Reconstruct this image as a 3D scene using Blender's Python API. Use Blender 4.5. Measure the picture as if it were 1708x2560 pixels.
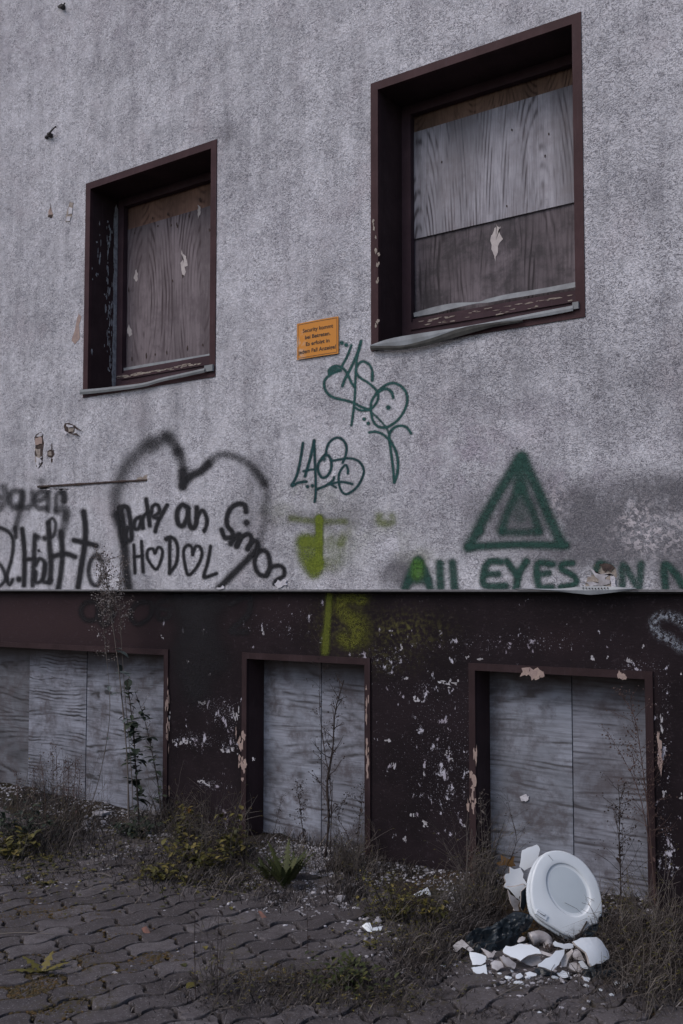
import bpy, math, random
import numpy as np
from math import radians, sin, cos, atan2, pi
from mathutils import Vector, Matrix, noise as mnoise

for o in list(bpy.data.objects):
    bpy.data.objects.remove(o)
sc = bpy.context.scene
col = sc.collection
random.seed(7)
rng = np.random.default_rng(7)

# ------------------------------------------------------------------ camera
FPX, PX, PY = 2490.0, 854.0, 1336.0          # measured on the 1708 x 2560 photograph
YAW = atan2(.5684, .8228)
PITCH = math.atan(.0553)
CAM = np.array([5.5*sin(YAW), -5.5*cos(YAW), 1.5])
cam_d = bpy.data.cameras.new('camera')
cam = bpy.data.objects.new('camera', cam_d)
col.objects.link(cam)
cam.location = CAM
cam.rotation_euler = (pi/2+PITCH, 0, YAW)
cam_d.sensor_fit = 'AUTO'
cam_d.sensor_width = 36
cam_d.lens = 36*FPX/2560
cam_d.shift_y = (PY-1280)/2560
cam_d.clip_end = 2000
cam_d.clip_start = .05
cam_d.dof.use_dof = True
cam_d.dof.focus_distance = 5.3
cam_d.dof.aperture_fstop = 11
sc.camera = cam
R_ = np.array([cos(YAW), sin(YAW), 0])
F_ = np.array([-sin(YAW)*cos(PITCH), cos(YAW)*cos(PITCH), sin(PITCH)])
U_ = np.cross(R_, F_)
def ray(x, y): return R_*(x-PX)/FPX-U_*(y-PY)/FPX+F_
def W(p, d=0.0):                              # photo pixel -> point on the vertical plane y = d
    r = ray(*p); return CAM+r*((d-CAM[1])/r[1])
def G(p, z=0.0):                              # photo pixel -> point on the plane z
    r = ray(*p); return CAM+r*((z-CAM[2])/r[2])
def Ppl(p, p0, n):                            # photo pixel -> point on a general plane
    r = ray(*p); return CAM+r*(np.dot(np.array(p0)-CAM, n)/np.dot(r, n))
def proj(P):
    d = P-CAM; w = d@F_
    return PX+FPX*(d@R_)/w, PY-FPX*(d@U_)/w
def crop(ox, oy, s): return lambda *q: (ox+q[0]/s, oy+q[1]/s)

# ------------------------------------------------------------------ light
wd = bpy.data.worlds.new('World'); sc.world = wd; wd.use_nodes = True
wt = wd.node_tree; wt.nodes.clear()
sky = wt.nodes.new('ShaderNodeTexSky'); sky.sky_type = 'NISHITA'; sky.sun_disc = False
sky.sun_elevation = radians(48); sky.sun_rotation = radians(200)
sky.air_density = 1.0; sky.dust_density = 2.5; sky.ozone_density = 1.6
bg = wt.nodes.new('ShaderNodeBackground'); bg.inputs[1].default_value = .12
wo = wt.nodes.new('ShaderNodeOutputWorld')
wt.links.new(sky.outputs[0], bg.inputs[0]); wt.links.new(bg.outputs[0], wo.inputs[0])
sl = bpy.data.lights.new('sun', 'SUN'); sl.energy = 1.0; sl.angle = radians(35); sl.color = (1, .93, .88)
sun = bpy.data.objects.new('sun', sl); col.objects.link(sun)
sun.rotation_euler = (radians(42), 0, radians(-20))
sc.view_settings.view_transform = 'Standard'; sc.view_settings.look = 'None'
sc.view_settings.exposure = .2; sc.view_settings.gamma = 1
sc.render.engine = 'CYCLES'
sc.cycles.transparent_max_bounces = 24

# ------------------------------------------------------------------ node helpers
class NT:
    def __init__(s, name):
        s.m = bpy.data.materials.new(name); s.m.use_nodes = True
        s.t = s.m.node_tree; s.t.nodes.clear()
        s.out = s.n('OutputMaterial'); s.b = s.n('BsdfPrincipled')
        s.l(s.b.outputs[0], s.out.inputs[0])
        s.pos = s.n('NewGeometry').outputs['Position']
    def n(s, ty): return s.t.nodes.new('ShaderNode'+ty)
    def l(s, a, b): s.t.links.new(a, b)
    def put(s, sock, v):
        if isinstance(v, bpy.types.NodeSocket): s.l(v, sock)
        elif v is not None:
            if isinstance(v, (tuple, list)) and len(v) == 3 and len(sock.default_value) == 4: v = (*v, 1)
            sock.default_value = v
    def map(s, scale=(1, 1, 1), loc=(0, 0, 0), rot=(0, 0, 0), vec=None):
        k = s.n('Mapping'); s.l(vec or s.pos, k.inputs[0])
        k.inputs['Scale'].default_value = scale; k.inputs['Location'].default_value = loc; k.inputs['Rotation'].default_value = rot
        return k.outputs[0]
    def noise(s, scale, detail=3, rough=.55, dist=0, vec=None, lac=2):
        k = s.n('TexNoise'); s.l(vec or s.pos, k.inputs['Vector'])
        s.put(k.inputs['Scale'], scale); k.inputs['Detail'].default_value = detail
        k.inputs['Roughness'].default_value = rough; k.inputs['Distortion'].default_value = dist
        return k.outputs[0]
    def math(s, op, a, b=None, c=None, clamp=False):
        k = s.n('Math'); k.operation = op; k.use_clamp = clamp
        s.put(k.inputs[0], a)
        if b is not None: s.put(k.inputs[1], b)
        if c is not None: s.put(k.inputs[2], c)
        return k.outputs[0]
    def step(s, v, lo, hi, a=0.0, b=1.0):
        k = s.n('MapRange'); k.interpolation_type = 'SMOOTHSTEP'
        s.put(k.inputs[0], v); s.put(k.inputs[1], lo); s.put(k.inputs[2], hi); s.put(k.inputs[3], a); s.put(k.inputs[4], b)
        return k.outputs[0]
    def mix(s, f, a, b, mode='MIX'):
        k = s.n('Mix'); k.data_type = 'RGBA'; k.blend_type = mode
        s.put(k.inputs[0], f); s.put(k.inputs[6], a); s.put(k.inputs[7], b)
        return k.outputs[2]
    def attr(s, name):
        k = s.n('Attribute'); k.attribute_name = name; return k
    def bump(s, h, strength=.5, dist=.01, nrm=None):
        k = s.n('Bump'); s.put(k.inputs['Strength'], strength); k.inputs['Distance'].default_value = dist
        s.l(h, k.inputs['Height'])
        if nrm: s.l(nrm, k.inputs['Normal'])
        return k.outputs[0]
    def fin(s, c, rough=.8, nrm=None, spec=.5, alpha=None, metal=0, sss=None):
        s.put(s.b.inputs['Base Color'], c); s.put(s.b.inputs['Roughness'], rough)
        s.b.inputs['Specular IOR Level'].default_value = spec; s.put(s.b.inputs['Metallic'], metal)
        if nrm: s.l(nrm, s.b.inputs['Normal'])
        if alpha is not None: s.put(s.b.inputs['Alpha'], alpha)
        return s.m

def simple(name, c, c2=None, rough=.7, scale=30, bumpy=.3, spec=.4, metal=0, dist=.004):
    t = NT(name)
    n = t.noise(scale, 5, .6)
    base = t.mix(t.step(n, .3, .7), c, c2 or tuple(x*.7 for x in c))
    return t.fin(base, rough, t.bump(t.noise(scale*3, 4), bumpy, dist), spec, metal=metal)

def crease(t):
    """the wormy scratched texture of the render coat"""
    v = t.map((1, 1, 1.7))
    n = t.noise(44, 2.5, .62, 1.3, v)
    r = t.math('ABSOLUTE', t.math('SUBTRACT', n, .5))
    line = t.step(r, .0, .05, 1, 0)
    n2 = t.noise(110, 3, .65, .8, v)
    return line, n, n2

def plaster_bump(t, line, n, n2):
    h = t.math('SUBTRACT', t.math('MULTIPLY', n2, .6), t.math('MULTIPLY', line, .8))
    h = t.math('ADD', h, t.math('MULTIPLY', n, .5))
    return t.bump(h, .6, .005)

def mat_plaster():
    t = NT('render_coat')
    line, n, n2 = crease(t)
    big = t.noise(1.1, 5, .6, .3)
    mid = t.noise(5.5, 5, .65, .2)
    streak = t.noise(1, 5, .65, .1, t.map((11, 11, 1.3)))
    a = t.attr('dirt').outputs['Fac']
    pale, dark = (.63, .625, .685), (.30, .297, .33)
    d = t.math('ADD', t.math('MULTIPLY', big, .42), t.math('MULTIPLY', mid, .38))
    d = t.math('ADD', d, t.math('MULTIPLY', streak, .38))
    d = t.step(d, .46, .78)
    d = t.math('ADD', t.math('MULTIPLY', d, .9), t.math('MULTIPLY', a, .42), clamp=True)
    c = t.mix(d, pale, dark)
    # brighter fresh patches
    c = t.mix(t.math('MULTIPLY', t.attr('fresh').outputs['Fac'], .6), c, (.62, .61, .68))
    # purple and green tints of old paint
    c = t.mix(t.math('MULTIPLY', t.attr('purple').outputs['Fac'], t.step(mid, .38, .62)), c, (.36, .32, .385))
    c = t.mix(t.math('MULTIPLY', t.step(t.noise(2.3, 4, .6), .5, .75), .3), c, (.46, .39, .43))
    c = t.mix(t.math('MULTIPLY', t.attr('green').outputs['Fac'], t.step(mid, .35, .6)), c, (.25, .27, .17))
    c = t.mix(t.math('MULTIPLY', t.math('MULTIPLY', t.attr('damp').outputs['Fac'], t.step(t.noise(4, 6, .72, 0, t.map((1.3, 1, .8))), .30, .52)), .9, clamp=True), c, (.115, .112, .126))
    # dirt that sits in the creases, in clouds
    gr = t.noise(150, 2, .6)
    den = t.step(t.noise(7, 4, .65), .36, .62, .4, 1)
    den = t.math('ADD', den, t.math('MULTIPLY', t.math('MULTIPLY', a, t.step(t.noise(18, 4, .7), .4, .6)), 1.5), clamp=True)
    lm = t.math('MULTIPLY', t.math('MULTIPLY', line, den), .95, clamp=True)
    c = t.mix(lm, c, (.085, .08, .098))
    sp = t.math('MULTIPLY', t.step(n2, .5, .58), t.math('MULTIPLY', t.math('ADD', den, t.math('MULTIPLY', a, .9)), .24))
    c = t.mix(sp, c, (.15, .145, .17))
    c = t.mix(t.math('MULTIPLY', t.step(gr, .52, .7), .22), c, (.6, .59, .65))
    # peeled patch by the right edge
    pk = t.math('MULTIPLY', t.attr('peel').outputs['Fac'], t.step(t.noise(38, 6, .7, .5), .5, .56))
    c = t.mix(pk, c, (.52, .48, .52))
    return t.fin(c, .92, plaster_bump(t, line, n, n2), .25)

def mat_spray(name, c1, c2, thresh=0.0):
    t = NT(name)
    line, n, n2 = crease(t)
    a = t.attr('dens').outputs['Fac']
    sp = t.step(t.noise(210, 3, .7), .3, .7)
    aa = t.math('MULTIPLY', a, t.math('SUBTRACT', 1, a))
    al = t.math('ADD', a, t.math('MULTIPLY', aa, t.math('SUBTRACT', 1.0, t.math('MULTIPLY', sp, 1.9))), clamp=True)
    al = t.math('MULTIPLY', al, .96)
    c = t.mix(t.noise(30, 4), c1, c2)
    c = t.mix(t.math('MULTIPLY', line, .7), c, tuple(x*.35 for x in c1))
    if thresh:
        al = t.math('MULTIPLY', al, t.step(t.noise(60, 4, .7), thresh, thresh+.2))
    return t.fin(c, .8, plaster_bump(t, line, n, n2), .25, alpha=al)

def mat_paintwall():
    """old brown masonry paint, scuffed and chipped down to the white undercoat"""
    t = NT('brown_masonry_paint')
    at = t.attr('chip').outputs['Fac']; rd = t.attr('red').outputs['Fac']
    n = t.noise(3, 5, .6)
    c = t.mix(t.step(n, .35, .65), (.013, .010, .012), (.019, .014, .017))
    c = t.mix(rd, c, (.038, .024, .027))
    sm = t.noise(24, 5, .7, .6, t.map((1, 1, 1.6)))
    c = t.mix(t.math('MULTIPLY', t.step(t.noise(90, 5, .7), .5, .62), t.step(sm, .5, .62, 0, .3)), c, (.075, .06, .07))
    k = t.noise(17, 9, .72, .25, t.map((1.25, 1, .8)))
    lo = t.math('SUBTRACT', .70, t.math('MULTIPLY', at, .165))
    chip = t.step(k, lo, t.math('ADD', lo, .018))
    k2 = t.noise(120, 3, .6)
    lo2 = t.math('SUBTRACT', .765, t.math('MULTIPLY', at, .19))
    chip = t.math('MAXIMUM', chip, t.step(k2, lo2, t.math('ADD', lo2, .03), 0, .8))
    cc = t.mix(t.step(t.noise(9, 3), .4, .65), (.42, .41, .48), (.27, .24, .29))
    c = t.mix(chip, c, cc)
    gn = t.attr('moss').outputs['Fac']
    c = t.mix(t.math('MULTIPLY', gn, t.step(t.noise(45, 5, .7), .42, .7)), c, (.09, .085, .03))
    h = t.math('ADD', t.noise(60, 4, .6, .4, t.map((.6, 1, 2))), t.math('MULTIPLY', chip, -.35))
    return t.fin(c, t.mix(chip, (.6,)*3, (.9,)*3), t.bump(h, .35, .004), .04)

def mat_trim(name, c, wear=.5, rough=.45):
    t = NT(name)
    n = t.noise(6, 5, .6)
    b = t.mix(t.step(n, .35, .7), c, tuple(x*1.35 for x in c))
    st = t.noise(1, 5, .65, .2, t.map((70, 70, 5)))
    b = t.mix(t.math('MULTIPLY', t.step(st, .55, .72), .22), b, (.09, .07, .08))
    ch = t.step(t.noise(26, 8, .75, .2, t.map((1, 1, .6))), .80-.1*wear, .82-.1*wear)
    b = t.mix(ch, b, (.42, .39, .38))
    return t.fin(b, rough, t.bump(t.noise(80, 4), .2, .003), .05)

def mat_wood(name, pale, dark, direction='V', scale=10, dist=6, loc=(0, 0, 0), contrast=1, stain=(.05, .045, .05), stain_amt=.5, topdark=None, fine=60, freq=None, cath=None):
    """weathered plywood, grain laid out over the sheet"""
    t = NT(name)
    if direction == 'V': v = t.map((1, 1, .22), loc); vf = t.map((1, 1, .03), loc)
    else: v = t.map((.55, 1, 1), loc); vf = t.map((.03, 1, 1), loc)
    lowf = t.noise(scale*.33 if direction == 'V' else scale*.5, 3.5, .52, .5, v)
    ph = t.math('MULTIPLY', lowf, dist*6.28)
    comp = t.n('SeparateXYZ'); t.l(t.pos, comp.inputs[0])
    ax = comp.outputs[0] if direction == 'V' else comp.outputs[2]
    if cath:                                              # arched grain of flat sawn veneer: rings round drawn out centres
        a0, b0, per, sq = cath; other = comp.outputs[2] if direction == 'V' else comp.outputs[0]
        da = t.math('PINGPONG', t.math('ADD', ax, 50-a0), per); db = t.math('MULTIPLY', t.math('SUBTRACT', other, b0), sq)
        ax = t.math('SQRT', t.math('ADD', t.math('MULTIPLY', da, da), t.math('MULTIPLY', db, db)))
    w = t.math('SINE', t.math('ADD', ph, t.math('MULTIPLY', ax, freq or (260 if direction == 'H' else 300))))
    g = t.math('POWER', t.math('MULTIPLY', t.math('ADD', w, 1), .5), 2.2)
    brk = t.step(t.noise(9, 4, .6, 0, v), .3, .65)
    fq = (freq or (260 if direction == 'H' else 300))/6.28
    irr = t.step(t.noise(fq*.9, 3, .6, .3, t.map((.07, 1, 1) if direction == 'H' else (1, 1, .07), loc)), .5, .62)
    g = t.math('ADD', t.math('MULTIPLY', g, t.step(t.noise(fq*.35, 3, .6, 0, t.map((.12, 1, 1) if direction == 'H' else (1, 1, .12), loc)), .42, .62)), t.math('MULTIPLY', irr, .3), clamp=True)
    g = t.math('MULTIPLY', g, t.math('MULTIPLY', t.math('ADD', t.math('MULTIPLY', brk, .7), .3), contrast))
    fi = t.noise(fine*2.2, 4, .7, 0, vf)
    c = t.mix(t.step(t.noise(3.2, 5, .65, .6, v), .35, .68), tuple(x*1.12 for x in pale), tuple(x*.62 for x in pale))
    c = t.mix(g, c, dark)
    c = t.mix(t.step(fi, .4, .75, 0, .45), c, dark)
    bl = t.noise(4.5, 5, .65, .4)
    c = t.mix(t.math('MULTIPLY', t.step(t.math('ADD', t.math('MULTIPLY', bl, .6), t.math('MULTIPLY', t.noise(17, 5, .7), .4)), .44, .64), stain_amt), c, stain)
    sm = t.noise(14, 6, .7, .5)
    c = t.mix(t.math('MULTIPLY', t.step(sm, .58, .75), .35*min(1, stain_amt*2)), c, tuple(x*.6 for x in dark))
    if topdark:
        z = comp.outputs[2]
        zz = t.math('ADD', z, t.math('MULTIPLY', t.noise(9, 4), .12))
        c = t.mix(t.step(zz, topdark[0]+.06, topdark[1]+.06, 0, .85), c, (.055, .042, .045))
    h = t.math('ADD', t.math('MULTIPLY', g, -.5), fi)
    return t.fin(c, .85, t.bump(h, .35, .003), .3)

M = {}
M['plaster'] = mat_plaster()
M['brownwall'] = mat_paintwall()
M['trim'] = mat_trim('brown_window_trim', (.050, .028, .031), .55)
M['trim_low'] = mat_trim('basement_trim', (.031, .020, .022), .9, .6)
M['trim_dark'] = mat_trim('brown_reveal_paint', (.042, .027, .029), .3, .55)
M['woodframe'] = mat_trim('brown_stained_frame', (.052, .033, .040), .75, .5)
M['strip'] = simple('aluminium_strip', (.28, .30, .33), (.19, .20, .225), .5, 14, .2, .5)
M['sill'] = simple('weathered_zinc_sheet', (.19, .20, .215), (.12, .13, .14), .55, 9, .3, .5)
M['sill_dark'] = simple('dull_zinc_lip', (.055, .054, .052), (.03, .03, .03), .7, 22, .3, .15)
M['sill_light'] = simple('pale_zinc_sheet', (.25, .27, .30), (.15, .16, .175), .55, 9, .3, .4)
M['dark'] = simple('painted_shade', (.012, .010, .012), None, .9)  # flat black standing in for shade under the overhang, in slots and bead holes
M['white_ceramic'] = simple('white_ceramic', (.62, .66, .72), (.54, .57, .62), .22, 5, .03, .5)
M['raw_ceramic'] = simple('broken_ceramic_body', (.42, .38, .36), (.30, .26, .25), .7, 25, .3, .3)
M['dirty_ceramic'] = simple('dirty_ceramic', (.50, .48, .50), (.24, .215, .215), .35, 16, .15, .5)
M['lid'] = simple('white_plastic_lid', (.66, .70, .75), (.58, .62, .67), .38, 3, .03, .5)
M['lid_in'] = simple('grey_plastic_recess', (.48, .53, .58), (.43, .48, .53), .4, 4, .03, .5)
M['sheet'] = simple('dark_plastic_sheet', (.014, .020, .027), (.011, .016, .022), .34, 6, .1, .4)
M['metal'] = simple('rusty_black_iron', (.018, .016, .018), (.035, .025, .022), .6)
M['rubble'] = simple('rubble_plaster', (.44, .43, .47), (.25, .235, .25), .9, 20, .6, .2)
M['brick'] = simple('brick_chunk', (.20, .10, .08), (.13, .08, .07), .9, 30, .6, .2)
M['backing'] = simple('exposed_backing', (.34, .30, .27), (.20, .165, .15), .95, 40, .8, .2)
M['hole'] = simple('hole_brown', (.085, .062, .055), (.04, .03, .03), .95, 60, .8, .2)  # dark brown for nails and torn edges, doubling as painted shade in holes
M['white_filler'] = simple('white_filler', (.56, .55, .60), (.42, .41, .46), .9, 40, .8, .2)
M['beige'] = simple('beige_undercoat', (.34, .26, .23), (.27, .20, .19), .9, 40, .5, .2)

def mat_leaf(name, cols, trans=0.0, rough=.6):
    t = NT(name)
    a = t.attr('tint').outputs['Fac']
    k = t.n('ValToRGB'); k.color_ramp.interpolation = 'LINEAR'
    el = k.color_ramp.elements
    while len(el) < len(cols): el.new(.5)
    for i, c in enumerate(cols): el[i].position = i/(len(cols)-1); el[i].color = (*c, 1)
    t.l(a, k.inputs[0])
    c = t.mix(t.math('MULTIPLY', t.noise(70, 3), .5), k.outputs[0], tuple(x*.5 for x in cols[0]))
    return t.fin(c, rough, None, .3)
M['weed_dark'] = mat_leaf('dark_dead_stem', [(.018, .013, .013), (.035, .024, .022), (.05, .035, .03)])
M['weed_red'] = mat_leaf('reddish_dead_stem', [(.05, .03, .028), (.085, .05, .045), (.11, .075, .065)])
M['weed_grey'] = mat_leaf('grey_dry_stem', [(.06, .05, .045), (.12, .10, .09), (.19, .165, .15)])
M['seed'] = mat_leaf('dry_seed_head', [(.04, .028, .025), (.15, .12, .11), (.42, .39, .39)])
M['green_dark'] = mat_leaf('dark_green_leaf', [(.014, .022, .017), (.026, .038, .026), (.045, .06, .035)])
M['green_grey'] = mat_leaf('grey_green_leaf', [(.05, .065, .065), (.09, .11, .11), (.13, .15, .155)])
M['green_mid'] = mat_leaf('mid_green_leaf', [(.024, .034, .012), (.046, .056, .017), (.085, .085, .025)])
M['yellow_green'] = mat_leaf('yellow_green_leaf', [(.028, .030, .010), (.070, .068, .016), (.15, .13, .032), (.19, .145, .045)])
M['straw'] = mat_leaf('dead_grass_blade', [(.03, .022, .018), (.07, .053, .043), (.13, .105, .085), (.24, .205, .175)])
M['brush'] = mat_leaf('dead_brush', [(.020, .016, .016), (.046, .037, .036), (.105, .090, .086), (.27, .24, .235)])
M['leaf_brown'] = mat_leaf('fallen_leaf', [(.12, .07, .02), (.16, .11, .03), (.10, .045, .02)])
M['oak'] = mat_leaf('orange_brown_leaf', [(.15, .08, .025), (.18, .10, .035)])
M['orange'] = mat_leaf('orange_petal', [(.55, .27, .02), (.62, .33, .03)])
M['moss'] = mat_leaf('moss_tuft', [(.035, .026, .010), (.065, .046, .013), (.10, .055, .016)])

# ------------------------------------------------------------------ mesh helpers
ORG = {}
def tag(o, label=None, cat=None, group=None, kind=None):
    if label: o['label'] = label
    if cat: o['category'] = cat
    if group: o['group'] = group
    if kind: o['kind'] = kind
    return o
def empty(name, loc):
    o = bpy.data.objects.new(name, None); col.objects.link(o); o.location = loc
    o.empty_display_size = .1; ORG[o] = np.array(loc, float); return o
def mk(name, verts, faces, mat, parent=None, smooth=False, attrs=None, origin=None):
    v = np.asarray(verts, float).reshape(-1, 3)
    if origin is None: origin = ORG[parent] if parent else np.array([v[:, 0].mean(), v[:, 1].mean(), v[:, 2].min()])
    origin = np.asarray(origin, float)
    me = bpy.data.meshes.new(name)
    fa = faces.tolist() if isinstance(faces, np.ndarray) else faces
    me.from_pydata((v-origin).tolist(), [], fa); me.validate(); me.update()
    if attrs:
        for k, a in attrs.items():
            at = me.attributes.new(k, 'FLOAT', 'POINT'); at.data.foreach_set('value', np.asarray(a, np.float32))
    if isinstance(mat, (list, tuple)):
        for m in mat: me.materials.append(m)
    else: me.materials.append(mat)
    if smooth: me.polygons.foreach_set('use_smooth', [True]*len(me.polygons))
    o = bpy.data.objects.new(name, me); col.objects.link(o)
    ORG[o] = origin
    if name in ('seed_head', 'peeling_paint', 'flaked_paint', 'branches', 'leaves', 'stems'): o['kind'] = 'stuff'
    if parent: o.parent = parent; o.location = origin-ORG[parent]
    else: o.location = origin
    return o
class MB:
    def __init__(s): s.v = []; s.f = []; s.t = []; s.n = 0
    def add(s, v, f, tint=.5):
        v = np.asarray(v, float).reshape(-1, 3); s.v.append(v)
        s.f += [tuple(int(i)+s.n for i in q) for q in f]
        s.t.append(np.full(len(v), tint) if np.isscalar(tint) else np.asarray(tint)); s.n += len(v)
    def box(s, a, b, tint=.5):
        x0, y0, z0 = a; x1, y1, z1 = b
        s.add([(x0, y0, z0), (x1, y0, z0), (x1, y1, z0), (x0, y1, z0), (x0, y0, z1), (x1, y0, z1), (x1, y1, z1), (x0, y1, z1)],
              [(0, 3, 2, 1), (4, 5, 6, 7), (0, 1, 5, 4), (1, 2, 6, 5), (2, 3, 7, 6), (3, 0, 4, 7)], tint)
    def tube(s, pts, r0, r1=None, n=5, tint=.5, knob=0):
        pts = np.asarray(pts, float); r1 = r0 if r1 is None else r1; m = len(pts)
        vs = []
        for i, p in enumerate(pts):
            d = pts[min(i+1, m-1)]-pts[max(i-1, 0)]; d = d/(np.linalg.norm(d)+1e-9)
            a = np.cross(d, (0, 1, 0) if abs(d[1]) < .9 else (1, 0, 0)); a /= np.linalg.norm(a)+1e-9
            b = np.cross(d, a); r = r0+(r1-r0)*i/max(1, m-1)
            if knob: r *= 1+knob*random.random()*(random.random() < .4)
            for k in range(n):
                th = 2*pi*k/n; vs.append(p+r*(a*cos(th)+b*sin(th)))
        fs = [(i*n+k, i*n+(k+1) % n, (i+1)*n+(k+1) % n, (i+1)*n+k) for i in range(m-1) for k in range(n)]
        fs += [tuple(range(n-1, -1, -1)), tuple(range((m-1)*n, m*n))]
        s.add(vs, fs, tint)
    def build(s, name, mat, parent=None, smooth=False, origin=None):
        if not s.v: return None
        return mk(name, np.vstack(s.v), s.f, mat, parent, smooth, {'tint': np.concatenate(s.t)}, origin)

def spline(pts, k=8, closed=False):
    p = np.asarray(pts, float); n = len(p)
    if n < 3 and not closed:
        t = np.linspace(0, 1, k+1)[:, None]; return p[0]*(1-t)+p[-1]*t
    out = []
    for i in range(n if closed else n-1):
        if closed: a, b, c, d = p[(i-1) % n], p[i], p[(i+1) % n], p[(i+2) % n]
        else: a, b, c, d = p[max(i-1, 0)], p[i], p[i+1], p[min(i+2, n-1)]
        for t in np.arange(k)/k:
            out.append(.5*((2*b)+(c-a)*t+(2*a-5*b+4*c-d)*t*t+(3*b-a-3*c+d)*t**3))
    if not closed: out.append(p[-1])
    return np.array(out)

def grid_wall(name, x0, x1, z0, z1, y, holes, step, mat, parent, attrs):
    def ticks(a, b, cuts):
        c = sorted(set([a, b]+[q for q in cuts if a < q < b])); out = []
        for u, w in zip(c[:-1], c[1:]):
            n = max(1, int(math.ceil((w-u)/step))); out += list(np.linspace(u, w, n+1)[:-1])
        return np.array(out+[b])
    xs = ticks(x0, x1, [h[0] for h in holes]+[h[1] for h in holes])
    zs = ticks(z0, z1, [h[2] for h in holes]+[h[3] for h in holes])
    X, Z = np.meshgrid(xs, zs); V = np.stack([X, np.full_like(X, y), Z], -1).reshape(-1, 3)
    nx = len(xs); i, j = np.meshgrid(np.arange(nx-1), np.arange(len(zs)-1)); i = i.ravel(); j = j.ravel()
    cx = (xs[i]+xs[i+1])/2; cz = (zs[j]+zs[j+1])/2; keep = np.ones(len(i), bool)
    for h in holes: keep &= ~((cx > h[0]) & (cx < h[1]) & (cz > h[2]) & (cz < h[3]))
    i, j = i[keep], j[keep]
    F = np.stack([j*nx+i, j*nx+i+1, (j+1)*nx+i+1, (j+1)*nx+i], -1)
    used = np.unique(F); remap = np.full(len(V), -1); remap[used] = np.arange(len(used))
    V = V[used]; F = remap[F]
    px, py = proj(V)
    return mk(name, V, F, mat, parent, True, {k: np.clip(blobs(px, py, b)*(1.7 if k == 'damp' else 1), 0, 1) for k, b in attrs.items()})
def blobs(px, py, bl):
    out = np.zeros(len(px))
    for (cx, cy, rx, ry, s, *rot) in bl:
        a = radians(rot[0]) if rot else 0
        dx, dy = px-cx, py-cy
        u = dx*cos(a)+dy*sin(a); v = -dx*sin(a)+dy*cos(a)
        out = np.maximum(out, s*np.exp(-((u/rx)**2+(v/ry)**2)))
    return np.clip(out, 0, 1)

# ------------------------------------------------------------------ soil height
def nz(x, y, s, seed=0): return mnoise.noise(Vector((x*s+seed, y*s-seed, seed*1.7)))
def soil_z(x, y):
    e = -.42+.10*nz(x, y, 1.3, 3)+.05*nz(x, y, 5, 9)
    if x > .2: e -= .25*min(1, (x-.2)/.8)
    t = max(0, min(1, (y-e)/.5)); t = t*t*(3-2*t)
    h = -.030+t*(.083+.03*nz(x, y, 4, 5)+.012*nz(x, y, 14, 1))
    if x > .8: h = min(h, .045+.01*nz(x, y, 9, 2)) if y > -.1 else h
    h += .03*math.exp(-(((x-.95)/.35)**2+((y+.55)/.25)**2))           # heap under the shards
    h += .05*math.exp(-(((x-2.3)/.45)**2+((y+.65)/.5)**2))            # brush mound on the right
    p = nz(x, y, 1.1, 21)*.5+nz(x, y, 4.5, 13)*.4+nz(x, y, 13, 17)*.3    # soil over the stones here and there
    p += .22*math.exp(-(((x-.62)/.6)**2+((y+1.45)/.32)**2))             # more of it across the middle
    q = max(0, min(1, (p-.27)/.3)); h = max(h, -.030+.039*q)
    return h

# ================================================================== THE BUILDING
bld = empty('building', (0, .3, 0))
tag(bld, 'derelict house with grey rendered upper wall, dark brown painted basement wall and boarded windows', 'building')
RW = (.20, 1.417, 2.80, 4.303); LW = (-2.134, -.936, 2.80, 4.287)
BAND = .047
dirt = [(1450, 1290, 330, 110, .75), (1640, 1250, 130, 60, .5), (1180, 1290, 60, 60, .2), (1000, 1430, 50, 45, .6), (730, 1330, 60, 90, .35), (870, 1290, 80, 60, .35),
        (400, 130, 130, 60, .12, -30), (560, 330, 60, 60, .35), (600, 420, 50, 160, .25), (1480, 700, 80, 300, .35), (1600, 950, 160, 200, .45),
        (1540, 420, 60, 180, .3), (1250, 900, 220, 60, .3), (150, 1000, 120, 60, .25), (640, 1250, 60, 160, .25), (860, 1000, 160, 60, .2), (1650, 600, 60, 200, .2),
        (250, 1150, 260, 60, .15), (700, 200, 250, 100, .12), (990, 640, 20, 300, .2), (100, 600, 120, 200, .12)]
damp = [(1420, 1290, 230, 75, 1), (1250, 1300, 70, 80, .6), (1640, 1240, 140, 55, 1), (1500, 1380, 200, 60, .75), (1690, 1400, 60, 90, .9), (1000, 1435, 45, 35, .95), (570, 335, 40, 36, .3), (820, 1300, 120, 25, .35), (640, 1240, 30, 110, .25),
        (440, 990, 14, 90, .25), (360, 1010, 12, 80, .22), (620, 1010, 16, 140, .2), (520, 1010, 10, 100, .2), (262, 165, 34, 44, .15, 30)]
dirt += [(1600, 940, 120, 60, .7), (1480, 760, 30, 160, .7), (1560, 900, 60, 120, .5), (1390, 850, 160, 40, .5), (1150, 920, 200, 40, .5), (1530, 380, 60, 120, .6), (1620, 460, 60, 80, .6), (1600, 780, 60, 60, .6), (1660, 640, 40, 120, .5), (1560, 60, 120, 100, .4), (1100, 100, 100, 120, .3),
         (600, 400, 40, 120, .4), (1540, 350, 90, 260, .45), (1600, 1050, 120, 60, .5), (400, 80, 200, 120, .3, -25), (700, 450, 60, 160, .3), (80, 800, 100, 160, .25), (1180, 1000, 160, 60, .4)]
fresh = [(670, 760, 70, 60, .9), (650, 860, 40, 80, .5), (1310, 1085, 50, 35, 1), (960, 1350, 55, 50, .9), (1190, 1130, 50, 25, .8), (1060, 1230, 80, 50, .5), (60, 330, 100, 200, .4), (420, 1240, 110, 110, .4), (560, 1200, 60, 70, .5),
         (340, 1290, 60, 60, .4), (780, 560, 120, 120, .3), (1390, 985, 60, 50, .4), (950, 1020, 60, 60, .3)]
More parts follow.
